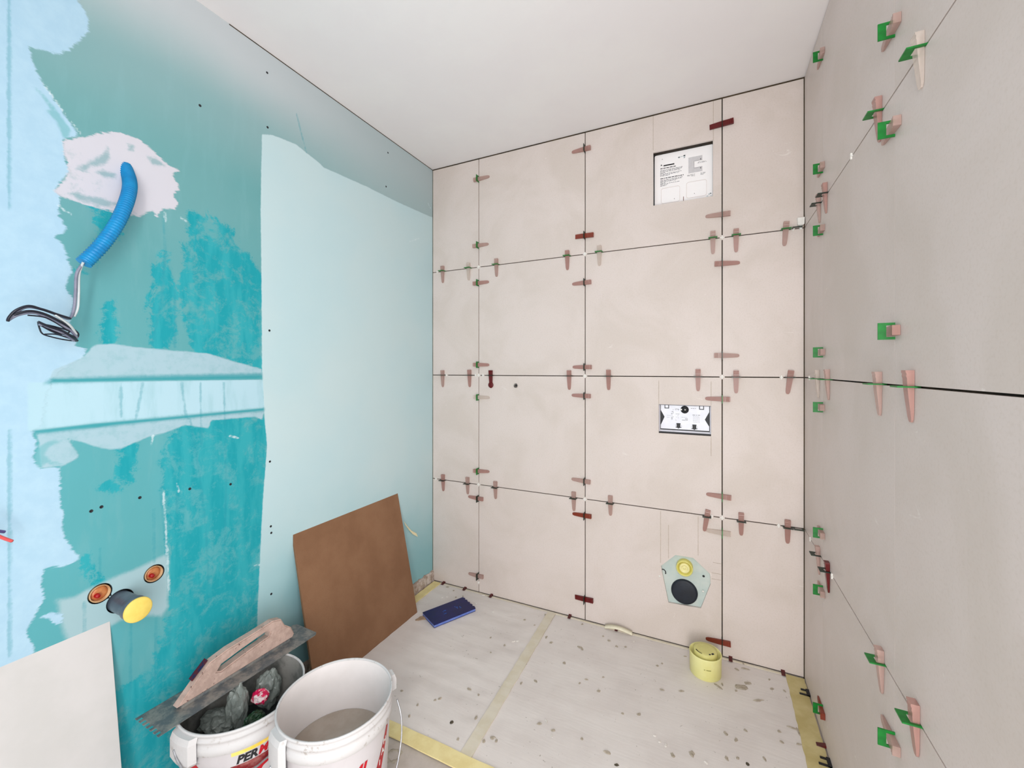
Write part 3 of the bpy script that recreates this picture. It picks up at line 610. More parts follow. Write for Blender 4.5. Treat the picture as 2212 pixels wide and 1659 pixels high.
o = link('tile_spacer', TEE); o.location = (COL[0], YB, (-1.1572, 0.0567)[1]); tag(o, 'small white spacer near the floor below the lowest wedge clip', 'tile spacer', 'small white spacers between clips')
for (y, r, lab) in ((1.385, 2, 'small white spacer in upper joint of the shaded side wall'), (1.905, 1, 'small white spacer in middle joint of side wall at corner'),
                    (1.58, 0, 'small white spacer in lower joint below the dark red side wall wedge'), (1.89, 0, 'small white spacer in lower joint of side wall at the corner')):
    o = link('tile_spacer', TEE); o.location = (XR, y, ROW[r]); o.rotation_euler = (0, 0, -math.pi/2); tag(o, lab, 'tile spacer', 'small white spacers between clips')
mb = MB(); mb.prism([(-0.011, -0.010), (-0.008, -0.014), (0.008, -0.014), (0.011, -0.010), (0.012, 0.016), (-0.012, 0.016)], -0.016, 0.0, lambda a, b, d: (a, d, b)); mb.box((-0.004, -0.012, -0.030), (0.004, 0.0, -0.014))
o = mb.build('corner_wedge', M_WHITE); o.location = (XR-0.014, YB, ROW[2]+0.022); tag(o, 'white plastic corner wedge stuck in the tile corner', 'wedge')

M_SHIM = simple('dark_red_plastic', lin(92, 8, 10), lin(70, 6, 10), 40, 0.45)
shim = MB().add([(-0.007, 0.006, 0), (0.007, 0.006, 0), (0.007, -0.022, 0), (-0.007, -0.022, 0), (-0.007, 0.006, 0.008), (0.007, 0.006, 0.008), (0.006, -0.022, 0.0025), (-0.006, -0.022, 0.0025)],
    [(0, 3, 2, 1), (4, 5, 6, 7), (0, 1, 5, 4), (1, 2, 6, 5), (2, 3, 7, 6), (3, 0, 4, 7)]).mesh('floor_shim', M_SHIM)
SH = [(-1.381,0.0077),(-1.2379,0.0027),(-1.0703,0.0054),(-0.6291,0.0065),(-0.399,0.0034),(0.0777,-0.0013),(0.2658,-0.0015)]
SHN = ('nearest the turquoise wall', 'second from the turquoise wall', 'third from the turquoise wall', 'before the centre vertical joint', 'beside the pale tape curl', 'beside the yellow pipe cap', 'nearest the shaded side wall')
for (x, z), nm in zip(SH, SHN):
    o = link('floor_shim', shim); o.location = (x, YB-0.004, 0.0066); tag(o, f'dark red shim tip under back wall tile, {nm}', 'shim', 'dark red shims under the tiles')
o = link('floor_shim', shim); o.location = (XR-0.004, 1.66, 0.0065); o.rotation_euler = (0, 0, -math.pi/2); tag(o, 'dark red shim tip under the side wall tile', 'shim', 'dark red shims under the tiles')

# ------------------------------------------------------------------ white access panel in the wall
def text_mesh(txt, size, shear=0.0, offset=0.0):
    cu = bpy.data.curves.new('lettering', 'FONT'); cu.body = txt; cu.size = size; cu.shear = shear; cu.offset = offset; cu.resolution_u = 3
    ob = bpy.data.objects.new('lettering', cu); C.objects.link(ob); dg = bpy.context.evaluated_depsgraph_get()
    me = bpy.data.meshes.new_from_object(ob.evaluated_get(dg)); bpy.data.objects.remove(ob); bpy.data.curves.remove(cu)
    return me
M_INK = simple('grey_print', lin(120, 116, 120), lin(90, 88, 92), 200, 0.7)
M_INKD = simple('black_print', lin(28, 26, 28), lin(40, 38, 40), 200, 0.7)
M_INKL = simple('pale_grey_print', lin(214, 210, 212), lin(206, 202, 204), 100, 0.7)
def access_panel():
    e = empty('access_panel', ((ax0+ax1)/2, YB+0.024, az0))
    W, Hh = ax1-ax0, az1-az0
    mb = MB(); n = 7; pts = []
    x0, x1, z0, z1 = -W/2+0.004, W/2+0.001, 0.001, Hh-0.006
    for cx, cz, a0 in ((x0+0.006, z0+0.006, 180), (x1-0.006, z0+0.006, 270), (x1-0.006, z1-0.006, 0), (x0+0.006, z1-0.006, 90)):
        for i in range(5): a = math.radians(a0 + i*22.5); pts.append((cx+0.006*math.cos(a), cz+0.006*math.sin(a)))
    mb.prism(pts, 0.0, 0.006, lambda a, b, d: (a, d, b)); mb.build('card', simple('white_card', lin(255, 251, 251), lin(254, 249, 249), 20, 0.5), e)
    X = lambda f: -W/2 + f*W; Z = lambda f: Hh - f*Hh
    def bar(b, fx0_, fx1_, fz, th): b.box((X(fx0_), -0.0003, Z(fz)-th/2), (X(fx1_), 0.0005, Z(fz)+th/2))
    def words(b, xa, xb, fz, th, r):
        x = xa
        while x < xb:
            l = r.uniform(0.018, 0.055); bar(b, x, min(x+l, xb), fz, th); x += l + 0.010
    r = random.Random(5)
    b = MB(); bar(b, 0.172, 0.36, 0.243, 0.0058); b.build('heading', M_INKD, e)
    b = MB(); b.lathe([(0.0001, 0), (0.0058, 0), (0.0058, 0.0008)], 14, Matrix.Translation((X(0.135), 0.0004, Z(0.248))) @ Matrix.Rotation(math.pi/2, 4, 'X')); b.prism([(X(0.12), Z(0.235)), (X(0.15), Z(0.235)), (X(0.135), Z(0.205))], -0.0004, 0.0004, lambda a, c, d: (a, d, c)); b.build('drop_emblem', M_INKD, e)
    b = MB(); words(b, 0.115, 0.385, 0.290, 0.0034, r); words(b, 0.115, 0.52, 0.480, 0.0034, r); tag(b.build('subheading', simple('dark_print', lin(70, 66, 70), None, 100, 0.7), e), kind='stuff')
    b = MB()
    for fz, xb in ((0.325, 0.50), (0.342, 0.49), (0.36, 0.47), (0.378, 0.20), (0.396, 0.48), (0.414, 0.44), (0.432, 0.28), (0.512, 0.50), (0.53, 0.48), (0.548, 0.40), (0.566, 0.20), (0.584, 0.45), (0.602, 0.25), (0.62, 0.22)): words(b, 0.115, xb, fz, 0.0019, r)
    for fz, xa, xb in ((0.30, 0.76, 0.88), (0.315, 0.75, 0.90), (0.505, 0.58, 0.72), (0.52, 0.58, 0.70), (0.535, 0.65, 0.71), (0.505, 0.80, 0.88), (0.52, 0.80, 0.88), (0.535, 0.80, 0.85)): words(b, xa, xb, fz, 0.0014, r)
    tag(b.build('small_print', M_INK, e), kind='stuff')
    b = MB(); b.prism([(X(0.60), Z(0.185)), (X(0.83), Z(0.185)), (X(0.83), Z(0.265)), (X(0.69), Z(0.265)), (X(0.69), Z(0.395)), (X(0.83), Z(0.395)), (X(0.83), Z(0.475)), (X(0.60), Z(0.475))], -0.0003, 0.0005, lambda a, c, d: (a, d, c)); b.build('diagram', M_INKL, e)
    b = MB(); bar(b, 0.69, 0.83, 0.268, 0.0012); bar(b, 0.69, 0.83, 0.392, 0.0012); b.box((X(0.69), -0.0005, Z(0.392)), (X(0.69)+0.0012, 0.0005, Z(0.268))); b.box((X(0.795), -0.0005, Z(0.262)), (X(0.81), 0.0005, Z(0.235))); b.box((X(0.795), -0.0005, Z(0.425)), (X(0.81), 0.0005, Z(0.40))); b.build('diagram_outline', M_INK, e)
    for xa, xb, za, zb in ((0.13, 0.455, 0.665, 0.955), (0.565, 0.90, 0.635, 0.93)):
        b = MB(); rad = 0.009; ps = []; qs = []
        for cx, cz, a0 in ((X(xa)+rad, Z(zb)+rad, 180), (X(xb)-rad, Z(zb)+rad, 270), (X(xb)-rad, Z(za)-rad, 0), (X(xa)+rad, Z(za)-rad, 90)):
            for i in range(5):
                a = math.radians(a0+i*22.5); ps.append((cx+rad*math.cos(a), cz+rad*math.sin(a))); qs.append((cx+(rad-0.0014)*math.cos(a), cz+(rad-0.0014)*math.sin(a)))
        n = len(ps); b.add([(a, -0.0012, c) for a, c in ps] + [(a, -0.0012, c) for a, c in qs] + [(a, 0.0005, c) for a, c in ps] + [(a, 0.0005, c) for a, c in qs],
            [(i, (i+1) % n, n+(i+1) % n, n+i) for i in range(n)] + [(i, 2*n+i, 2*n+(i+1) % n, (i+1) % n) for i in range(n)] + [(n+i, n+(i+1) % n, 3*n+(i+1) % n, 3*n+i) for i in range(n)])
        b.build('raised_square', simple('card_ridge', lin(232, 220, 216), None, 30, 0.6), e)
    b = MB(); b.box((X(0.512), -0.001, Z(0.985)), (X(0.522), 0.0005, Z(0.885))); b.build('slot_mark', simple('brown_print', lin(120, 78, 70), None, 50, 0.6), e)
    b = MB()
    for fx, fz in ((0.36, 0.895), (0.70, 0.86), (0.15, 0.115)): b.lathe([(0.0001, 0.0006), (0.0014, 0.0006), (0.0016, -0.0004)], 8, Matrix.Translation((X(fx), 0, Z(fz))) @ Matrix.Rotation(math.pi/2, 4, 'X'))
    b.build('pin_hole', M_INKD, e)
    b = MB(); rq = random.Random(2)
    for i in range(9): cx, cz = X(rq.uniform(0.42, 0.54)), Z(rq.uniform(0.12, 0.17)); s = rq.uniform(0.002, 0.006); b.prism([(cx+s*math.cos(a)*rq.uniform(0.6, 1.2), cz+s*0.6*math.sin(a)) for a in [k*math.pi/4 for k in range(8)]], -0.0006, 0.0004, lambda a, c, d: (a, d, c))
    for i in range(7): cx, cz = X(rq.uniform(0.90, 0.985)), Z(rq.uniform(0.90, 0.97)); s = rq.uniform(0.002, 0.006); b.prism([(cx+s*math.cos(a)*rq.uniform(0.6, 1.2), cz+s*0.6*math.sin(a)) for a in [k*math.pi/4 for k in range(8)]], -0.0006, 0.0004, lambda a, c, d: (a, d, c))
    b.build('smear', simple('grey_smear', lin(206, 214, 216), None, 60, 0.7), e)
    return tag(e, 'white printed access panel set in the upper back wall tile', 'access panel')
access_panel()

# ------------------------------------------------------------------ flush plate frame
def flush_plate():
    W, Hh = fx1-fx0, fz1-fz0
    e = empty('flush_plate_frame', ((fx0+fx1)/2, YB+0.014, fz0))
    mb = MB(); mb.box((-W/2+0.001, 0.012, 0.001), (W/2-0.001, 0.030, Hh-0.001)); mb.build('cavity', M_BLACK, e)
    mw = simple('cool_white_plastic', lin(244, 244, 252), lin(238, 238, 248), 30, 0.4)
    X = lambda f: -W/2 + f*W; Z = lambda f: Hh*(1-f)
    mb = MB(); pr = lambda P, a, b, q: q.prism([(X(x), Z(z)) for x, z in P], a, b, lambda p, r_, d: (p, d, r_))
    pr([(0.035, 0.03), (0.965, 0.03), (0.965, 0.22), (0.885, 0.475), (0.965, 0.70), (0.965, 0.845), (0.035, 0.845), (0.035, 0.72), (0.110, 0.435), (0.035, 0.21)], 0.0, 0.006, mb); mb.build('plate', mw, e)
    mb = MB()                                # thin white surround
    for lo, hi in (((0.0, 0.0), (0.022, 1.0)), ((0.978, 0.0), (1.0, 1.0)), ((0.02, 0.885), (0.98, 0.945)), ((0.0, 0.0), (1.0, 0.018))):
        mb.box((X(lo[0]), 0.001, Z(hi[1])), (X(hi[0]), 0.011, Z(lo[1])))
    mb.build('surround', simple('grey_white_plastic', lin(216, 214, 224), None, 30, 0.45), e)
    for fx in (0.155, 0.825):                # square latch hooks along the top
        h = MB(); h.box((X(fx-0.045), -0.0006, Z(0.145)), (X(fx+0.045), 0.002, Z(0.02))); hk = h.build('latch_recess', M_BLACK, e)
        MB().box((X(fx-0.030), -0.0020, Z(0.118)), (X(fx+0.030), 0.001, Z(0.03))).build('latch_hook', mw, hk)
    k = MB().lathe([(0.0001, 0.0075), (0.004, 0.0075), (0.0055, 0.0065), (0.013, 0.0060), (0.0168, 0.0030), (0.0172, -0.001)], 26, Matrix.Translation((X(0.505), 0, Z(0.165))) @ Matrix.Rotation(math.pi/2, 4, 'X')).build('push_knob', M_BLACK, e)
    MB().lathe([(0.0001, 0.0095), (0.0026, 0.0090), (0.0030, 0.0070)], 12, Matrix.Translation((X(0.515), 0, Z(0.165))) @ Matrix.Rotation(math.pi/2, 4, 'X')).build('knob_pin', M_WHITE, k)
    MB().box((X(0.425), -0.009, Z(0.185)), (X(0.455), -0.003, Z(0.135))).build('knob_glint', M_WHITE, k)
    for fx, fz in ((0.385, 0.735), (0.69, 0.755)):
        h = MB(); pr([(fx-0.058, fz-0.05), (fx-0.035, fz-0.10), (fx+0.035, fz-0.10), (fx+0.058, fz-0.05), (fx+0.058, fz+0.05), (fx+0.022, fz+0.06), (fx, fz+0.085), (fx-0.022, fz+0.06), (fx-0.058, fz+0.05)], -0.0008, 0.002, h); o = h.build('button_socket', M_BLACK, e)
        for s in (-1, 1): MB().box((X(fx+s*0.046-0.009), -0.003, Z(fz+0.03)), (X(fx+s*0.046+0.009), 0.001, Z(fz-0.075))).build('spring_clip', mw, o)
    b = MB(); r = random.Random(9)
    def wd(xa, xb, z, th, step=0.02):
        x = xa
        while x < xb: l = r.uniform(step*0.5, step*1.4); b.box((X(x), -0.0004, Z(z)-th/2), (X(min(x+l, xb)), 0.0005, Z(z)+th/2)); x += l+step*0.4
    wd(0.625, 0.725, 0.115, 0.0016, 0.03); wd(0.655, 0.80, 0.335, 0.0020, 0.04)
    for z in (0.38, 0.42, 0.46, 0.50, 0.54, 0.58): wd(0.665, 0.79, z, 0.0008, 0.02)
    wd(0.445, 0.555, 0.43, 0.0010); wd(0.455, 0.505, 0.52, 0.0022, 0.02); wd(0.515, 0.565, 0.48, 0.0030, 0.01); wd(0.515, 0.565, 0.52, 0.0022, 0.01); wd(0.33, 0.41, 0.32, 0.0016); wd(0.16, 0.23, 0.38, 0.0010)
    wd(0.15, 0.22, 0.45, 0.0008)
    for i in range(26): x, z = r.uniform(0.235, 0.275), r.uniform(0.24, 0.58); b.box((X(x), -0.0004, Z(z)), (X(x)+r.uniform(0.001, 0.004), 0.0005, Z(z)+r.uniform(0.0008, 0.002)))
    for i in range(12): x, z = r.uniform(0.26, 0.38), r.uniform(0.14, 0.20); b.box((X(x), -0.0004, Z(z)), (X(x)+r.uniform(0.001, 0.004), 0.0005, Z(z)+r.uniform(0.0008, 0.002)))
    for i in range(8): x, z = r.uniform(0.32, 0.39), r.uniform(0.34, 0.55); b.box((X(x), -0.0004, Z(z)), (X(x)+r.uniform(0.001, 0.004), 0.0005, Z(z)+r.uniform(0.0008, 0.0016)))
    tag(b.build('small_print', M_INK, e), kind='stuff')
    b = MB(); b.box((X(0.03), 0.0015, Z(0.885)), (X(0.97), 0.006, Z(0.845))); b.build('bottom_slot', M_BLACK, e)
    b = MB(); b.box((X(0.0), 0.0005, Z(1.0)), (X(1.0), 0.008, Z(0.95))); b.build('lower_slot', M_BLACK, e)  # second black slot line along the bottom
    return tag(e, 'white cistern flush frame with black sockets set in the tile', 'flush plate')
flush_plate()

# ------------------------------------------------------------------ toilet outlet
def outlet():
    cx, cz = -0.1044, 0.2422
    e = empty('toilet_outlet', (cx, YB+0.0095, cz))
    mb = MB(); mb.prism([(a-cx, b-cz) for a, b in HEPT], 0.0, 0.010, lambda a, b, d: (a*0.997, d, b*0.997)); mb.build('backing_board', simple('grey_green_board', lin(204, 212, 206), lin(190, 204, 200), 14, 0.8), e)
    rot = Matrix.Rotation(math.pi/2, 4, 'X')
    MB().lathe([(0.0001, 0.0105), (0.045, 0.0105), (0.052, 0.0085), (0.0550, 0.003), (0.0555, -0.002)], 40, rot).build('drain_cap', M_NAVY, e)
    sx, sz = -0.1044-cx, 0.3560-cz
    m = Matrix.Translation((sx+0.002, 0, sz)) @ rot
    so = MB().lathe([(0.0335, -0.001), (0.0340, 0.027), (0.0320, 0.029), (0.0285, 0.027), (0.0280, 0.004), (0.0001, 0.003)], 32, m).build('flush_socket', M_YELLOW, e)
    MB().lathe([(0.0215, 0.003), (0.0215, 0.024), (0.0195, 0.026), (0.0120, 0.0255), (0.0105, 0.0225), (0.0060, 0.0225), (0.0050, 0.0260), (0.0001, 0.0265)], 28, m).build('socket_plug', simple('pale_yellow_plastic', lin(246, 236, 168), None, 30, 0.4), so)
    mb = MB(); path = [( -0.078 + 0.012*math.cos(a), -0.001, 0.062 + 0.014*math.sin(a)) for a in [math.radians(150 - 14*i) for i in range(13)]]
    mb.tube([(x-0.012, y, z+0.005) for x, y, z in path], 0.0022, 6); mb.build('cable_hole', M_BLACK, e)
    mb = MB(); mb.lathe([(0.0001, 0.0012), (0.0045, 0.001), (0.0055, -0.0005)], 10, Matrix.Translation((0.078, 0, 0.085)) @ rot); mb.build('screw_hole', M_BLACK, e)
    for dx, dz in ((-0.104, 0.050), (0.076, 0.022)):
        MB().lathe([(0.0001, 0.0115), (0.0035, 0.0105), (0.0045, 0.0085)], 8, Matrix.Translation((dx, 0, dz)) @ rot).build('plaster_crumb', M_WHITE, e)
    return tag(e, 'capped toilet drain and yellow flush socket in a cut tile opening', 'pipe outlet')
outlet()
rot = Matrix.Rotation(math.pi/2, 4, 'X')
e = empty('water_outlet', (TAPH[0], YB, TAPH[1]))
MB().lathe([(0.0122, -0.006), (0.0122, 0.0015), (0.0105, 0.0030), (0.0088, 0.0020), (0.0085, -0.022), (0.0001, -0.022)], 24, rot).build('sleeve', simple('worn_metal', lin(196, 188, 182), lin(120, 112, 106), 60, 0.35, 0.6), e)
MB().lathe([(0.0001, 0.0010), (0.0040, 0.0008), (0.0052, -0.003)], 16, Matrix.Translation((0.0025, 0, 0.0015)) @ rot).build('plug', M_BLACK, e)
tag(e, 'small round metal water outlet in tile beside the dark red wedge', 'pipe outlet')

# ------------------------------------------------------------------ pipes in the turquoise wall
RX = Matrix.Rotation(math.pi/2, 4, 'Y')         # lathe axis towards +X
M_COPPER = simple('orange_pipe_plug', lin(206, 138, 84), lin(180, 98, 58), 40, 0.4, 0.1)
M_DARKHOLE = simple('dark_cavity', lin(16, 16, 18), None, 20, 0.9)
for k, lab in ((0, 'orange plugged pipe outlet in wall, nearest the leaning white tile'), (1, 'orange plugged pipe outlet in wall, above the grey pipe')):
    y, z = PIPE[k]; r = HOLES[k][1]
    e = empty('pipe_outlet', (XL, y, z))
    MB().lathe([(r+0.0008, 0.0006), (r, 0.0), (r, -0.045), (0.0001, -0.045)], 28, RX).build('hole_lining', M_DARKHOLE, e)
    m = Matrix.Translation((0, 0.0012, -0.0015)) @ RX
    p = MB().lathe([(0.0205, -0.044), (0.0222, -0.004), (0.0215, -0.001), (0.0195, -0.002), (0.0185, -0.018), (0.0001, -0.019)], 26, m).build('sleeve', simple('tan_sleeve', lin(214, 176, 132), lin(190, 140, 96), 50, 0.5), e)
    q = MB().lathe([(0.0180, -0.018), (0.0172, -0.0075), (0.0090, -0.006), (0.0001, -0.0062)], 22, m).build('plug', M_COPPER, e)
    MB().lathe([(0.0001, 0.0035), (0.0052, 0.0030), (0.0060, -0.007)], 12, m @ Matrix.Translation((0.003, -0.006, 0.0))).build('red_stopper', simple('red_rubber', lin(176, 16, 20), None, 30, 0.4), q)
    tag(e, lab, 'pipe outlet', 'plugged pipe outlets in the turquoise wall')
y, z = PIPE[2]; r = HOLES[2][1]
e = empty('drain_pipe', (XL, y, z))
MB().lathe([(r+0.0008, 0.0006), (r, 0.0), (r, -0.05), (0.0001, -0.05)], 30, RX).build('hole_lining', M_DARKHOLE, e)
pm = Matrix.Translation((0, 0, -0.001)) @ RX
MB().lathe([(0.0265, -0.05), (0.0265, 0.060), (0.0270, 0.066), (0.0300, 0.070), (0.0300, 0.092), (0.0270, 0.0925)], 32, pm).build('pipe', simple('grey_pipe_plastic', lin(96, 106, 118), lin(78, 88, 102), 30, 0.35), e)
MB().lathe([(0.0001, 0.0985), (0.0285, 0.0975), (0.0310, 0.0955), (0.0315, 0.0925), (0.0300, 0.090)], 32, pm).build('cap', simple('yellow_pipe_cap', lin(246, 218, 112), lin(240, 208, 100), 30, 0.5), e)
tag(e, 'grey drain pipe with yellow cap sticking out of turquoise wall', 'drain pipe')

# ------------------------------------------------------------------ blue conduit and its cables
pts = [(-1.475, 0.5876, 1.798), (-1.452, 0.5876, 1.7612), (-1.42, 0.5756, 1.7186), (-1.4, 0.5578, 1.665), (-1.385, 0.5329, 1.6036), (-1.38, 0.503, 1.5436), (-1.378, 0.4698, 1.4915)]
path = spline(pts, 26)
e = empty('corrugated_conduit', pts[0])
mb = MB(); k0 = len(path)
mb.tube([Vector(p) - Vector(pts[0]) for p in path], lambda i: 0.0146 + (0.0017 if i % 3 == 0 else -0.0006), 16); mb.build('hose', simple('blue_conduit_plastic', lin(0, 146, 206), lin(0, 130, 192), 20, 0.4), e)
tag(e, 'blue corrugated conduit hanging out of a plaster patch', 'conduit')
def cable(pl, r): return spline(pl, 8), r
e = empty('electric_cable', path[-1]); off = Vector(path[-1])
M_WIRE = simple('black_cable_jacket', lin(28, 30, 46), lin(20, 22, 34), 40, 0.4); M_WIREG = simple('grey_cable_jacket', lin(140, 140, 158), lin(118, 120, 140), 40, 0.4); M_WIREW = simple('white_cable_jacket', lin(206, 214, 216), None, 40, 0.4)
xw = -1.405
def wires(name, mat, runs, r):
    for run in runs: MB().tube([p - off for p in spline(run, 8)], r, 8).build(name, mat, e)
wires('grey_cable', M_WIREG, [[(-1.378, 0.4723, 1.4966), (-1.385, 0.4598, 1.4653), (-1.395, 0.4607, 1.4215), (-1.4, 0.4599, 1.3822), (-1.395, 0.4501, 1.355), (-1.38, 0.4257, 1.3602), (-1.365, 0.3952, 1.3682), (-1.36, 0.3691, 1.3686), (-1.362, 0.3495, 1.3481), (-1.366, 0.3452, 1.3379)],
                              [(-1.372, 0.3467, 1.3383), (-1.362, 0.3595, 1.3513), (-1.362, 0.3836, 1.3583), (-1.372, 0.4119, 1.3474), (-1.39, 0.4485, 1.3278), (-1.405, 0.4665, 1.3095)],
                              [(-1.376, 0.394, 1.3352), (-1.378, 0.4122, 1.3285), (-1.39, 0.4405, 1.3161), (-1.405, 0.4615, 1.3024)]], 0.0031)
wires('white_cable', M_WIREW, [[(-1.374, 0.4676, 1.4928), (-1.39, 0.4656, 1.4648), (-1.398, 0.4674, 1.4206), (-1.402, 0.4671, 1.3833), (-1.402, 0.4605, 1.361)], [(-1.366, 0.4161, 1.3582), (-1.38, 0.4453, 1.3382), (-1.4, 0.464, 1.3183)]], 0.0026)
wires('black_cable', M_WIRE, [[(-1.378, 0.4462, 1.3536), (-1.366, 0.4176, 1.3605), (-1.356, 0.3926, 1.3673), (-1.352, 0.3718, 1.3715), (-1.352, 0.3535, 1.36), (-1.358, 0.3451, 1.3444), (-1.362, 0.3442, 1.3356)],
                              [(-1.352, 0.3502, 1.3496), (-1.35, 0.3712, 1.3601), (-1.356, 0.3962, 1.3574), (-1.374, 0.4316, 1.342), (-1.4, 0.4623, 1.3249), (-1.408, 0.4691, 1.3189)],
                              [(-1.37, 0.3909, 1.3398), (-1.372, 0.4082, 1.3311), (-1.38, 0.4335, 1.3229), (-1.39, 0.4525, 1.3114), (-1.405, 0.4673, 1.3028)]], 0.0027)
wires('thin_wire', M_WIRE, [[(-1.38, 0.3937, 1.3406), (-1.385, 0.3973, 1.3274), (-1.388, 0.4033, 1.3143), (-1.392, 0.4195, 1.3081), (-1.4, 0.4437, 1.3034), (-1.41, 0.4673, 1.3018)],
                            [(-1.378, 0.3953, 1.3322), (-1.378, 0.4063, 1.3301), (-1.38, 0.4159, 1.3225), (-1.388, 0.4368, 1.3168)], [(-1.362, 0.3731, 1.3519), (-1.366, 0.4013, 1.3502), (-1.38, 0.4296, 1.3356), (-1.39, 0.4445, 1.3253)],
                            [(-1.374, 0.3978, 1.3312), (-1.378, 0.4153, 1.3202), (-1.386, 0.433, 1.3154), (-1.388, 0.4479, 1.3233), (-1.378, 0.4213, 1.3315), (-1.374, 0.3992, 1.3356)],
                            [(-1.37, 0.4227, 1.3474), (-1.386, 0.4512, 1.3324), (-1.4, 0.4673, 1.3208), (-1.404, 0.4661, 1.3106), (-1.39, 0.4485, 1.3167)], [(-1.388, 0.4063, 1.3134), (-1.388, 0.4244, 1.3148), (-1.396, 0.444, 1.3099), (-1.408, 0.4674, 1.3017)]], 0.0016)
tag(e, 'grey and black cables looped below the blue conduit end', 'cable')
e = empty('wire_tails', (XL, 0.34, 0.80)); off = Vector((XL, 0.34, 0.80))
for mat, run, nm in ((simple('coral_wire', lin(240, 96, 96), None, 30, 0.4), [(-1.4, 0.3169, 0.9004), (-1.41, 0.3417, 0.8681), (-1.42, 0.365, 0.8455)], 'red_wire'), (simple('violet_wire', lin(96, 84, 150), None, 30, 0.4), [(-1.41, 0.3192, 0.895), (-1.42, 0.3408, 0.8779), (-1.43, 0.3559, 0.8679)], 'violet_wire')):
    MB().tube([p - off for p in spline(run, 6)], 0.0034, 8).build(nm, mat, e)
tag(e, 'red and violet wire tails poking in beside the white filler', 'cable')

# ------------------------------------------------------------------ tiles leaning against the turquoise wall
def leaning_tile(name, y0, y1, foot, top, mat_face, label, cat, rz=0.0, roll=0.0):
    """60 cm tile: foot stands `foot` metres off the wall, the top edge touches the wall at height top"""
    th = 0.009; L = math.hypot(foot, top); a = math.atan2(foot, top)
    e = empty(name, (XL + foot, y0, 0.004 if y0 > 1 else 0.0), (0, -a, 0))
    w_ = y1-y0; ch = 0.0008
    mb = MB(); mb.add([(0, ch, ch), (0, w_-ch, ch), (0, w_-ch, L-ch), (0, ch, L-ch), (-ch, 0, 0), (-ch, w_, 0), (-ch, w_, L), (-ch, 0, L), (-th, 0, 0), (-th, w_, 0), (-th, w_, L), (-th, 0, L)],
        [(0, 1, 2, 3), (0, 4, 5, 1), (1, 5, 6, 2), (2, 6, 7, 3), (3, 7, 4, 0), (4, 8, 9, 5), (5, 9, 10, 6), (6, 10, 11, 7), (7, 11, 8, 4), (8, 11, 10, 9)])
    mb.build('slab', mat_face, e)
    return tag(e, label, cat)
t = NT('brown_tile_back'); v = t.coord('Object'); n = t.noise(6, 5, 0.6, v); nf = t.noise(220, 2, 0.5, v)
c = t.mix(t.smooth(n, 0.3, 0.7), lin(142, 104, 75), lin(130, 92, 64)); c = t.mix(t.math('MULTIPLY', t.smooth(nf, 0.5, 0.7), 0.25), c, lin(120, 86, 60)); t.bump(nf, 0.1, 0.001)
leaning_tile('leaning_tile', 1.098, 1.700, 0.1265, 0.5865, t.set(c, 0.8), 'brown back of a square tile leaning on the turquoise wall', 'tile')
leaning_tile('leaning_tile', -0.046, 0.5515, 0.094, 0.5530, simple('pale_grey_tile', lin(214, 210, 208), lin(206, 203, 200), 5, 0.45), 'pale beige square tile leaning in front of the white filler', 'tile')
# scrap of tape stuck on the wall beside the brown tile
mb = MB(); P = [(-1.452, 1.739, 0.4241), (-1.456, 1.7699, 0.3885), (-1.46, 1.8092, 0.3493), (-1.462, 1.8552, 0.3174)]
vs = []; fs = []
for i, p in enumerate(P): vs += [(p[0], p[1]-0.006, p[2]+0.012), (p[0], p[1]+0.006, p[2]-0.012), (p[0]+0.0008, p[1]-0.006, p[2]+0.012), (p[0]+0.0008, p[1]+0.006, p[2]-0.012)]
for i in range(3):
    k = 4*i; fs += [(k, k+1, k+5, k+4), (k+2, k+6, k+7, k+3), (k, k+4, k+6, k+2), (k+1, k+3, k+7, k+5)]
tag(mb.add(vs, fs).build('tape_scrap', simple('cream_tape', lin(244, 232, 190), None, 30, 0.7)), 'cream tape scrap on the wall beside the brown tile', 'masking tape')

# ------------------------------------------------------------------ things on the floor
def blue_pad():
    e = empty('blue_pad', (-1.184, 1.762, 0.006), (0, 0, math.radians(62.5)))
    L, W, Hh = 0.235, 0.126, 0.014; pts = [(-L/2, -W/2), (L/2-0.006, -W/2)]
    for i in range(13): pts.append((L/2 - 0.004 + 0.004*math.sin(i*math.pi*0.75), -W/2 + 0.008 + (W-0.016)*i/12))
    pts += [(L/2-0.006, W/2), (-L/2, W/2)]
    mb = MB(); mb.prism(pts, 0.002, Hh-0.002, lambda a, b, d: (a, b, d)); mb.build('body', simple('light_blue_foam', lin(116, 138, 206), lin(98, 120, 196), 40, 0.6), e)
    mb = MB(); mb.prism([(a*1.006, b*1.01) for a, b in pts], Hh-0.002, Hh+0.002, lambda a, b, d: (a, b, d)); top = mb.build('cover', simple('dark_blue_plastic', lin(5, 9, 88), lin(4, 7, 74), 24, 0.45), e)
    mb = MB(); mb.prism([(a*1.004, b*1.006) for a, b in pts], 0.0, 0.002, lambda a, b, d: (a, b, d)); mb.build('base', simple('navy_edge', lin(18, 26, 110), None, 30, 0.5), e)
    r = random.Random(4); mb = MB()
    for cx, cy in ((-0.03, -0.002), (0.045, -0.004)):
        for i in range(9):
            x, y, s = cx + r.uniform(-0.012, 0.012), cy + r.uniform(-0.016, 0.016), r.uniform(0.0015, 0.004)
            mb.prism([(x+s*math.cos(a*1.05)*r.uniform(0.5, 1.2), y+s*math.sin(a*1.05)*r.uniform(0.5, 1.2)) for a in range(6)], Hh+0.0018, Hh+0.0024, lambda a, b, d: (a, b, d))
    mb.build('faded_print', simple('light_blue_print', lin(40, 100, 190), None, 40, 0.6), top)
    return tag(e, 'dark blue flat pad with scalloped end lying on floor paper', 'pad')
blue_pad()
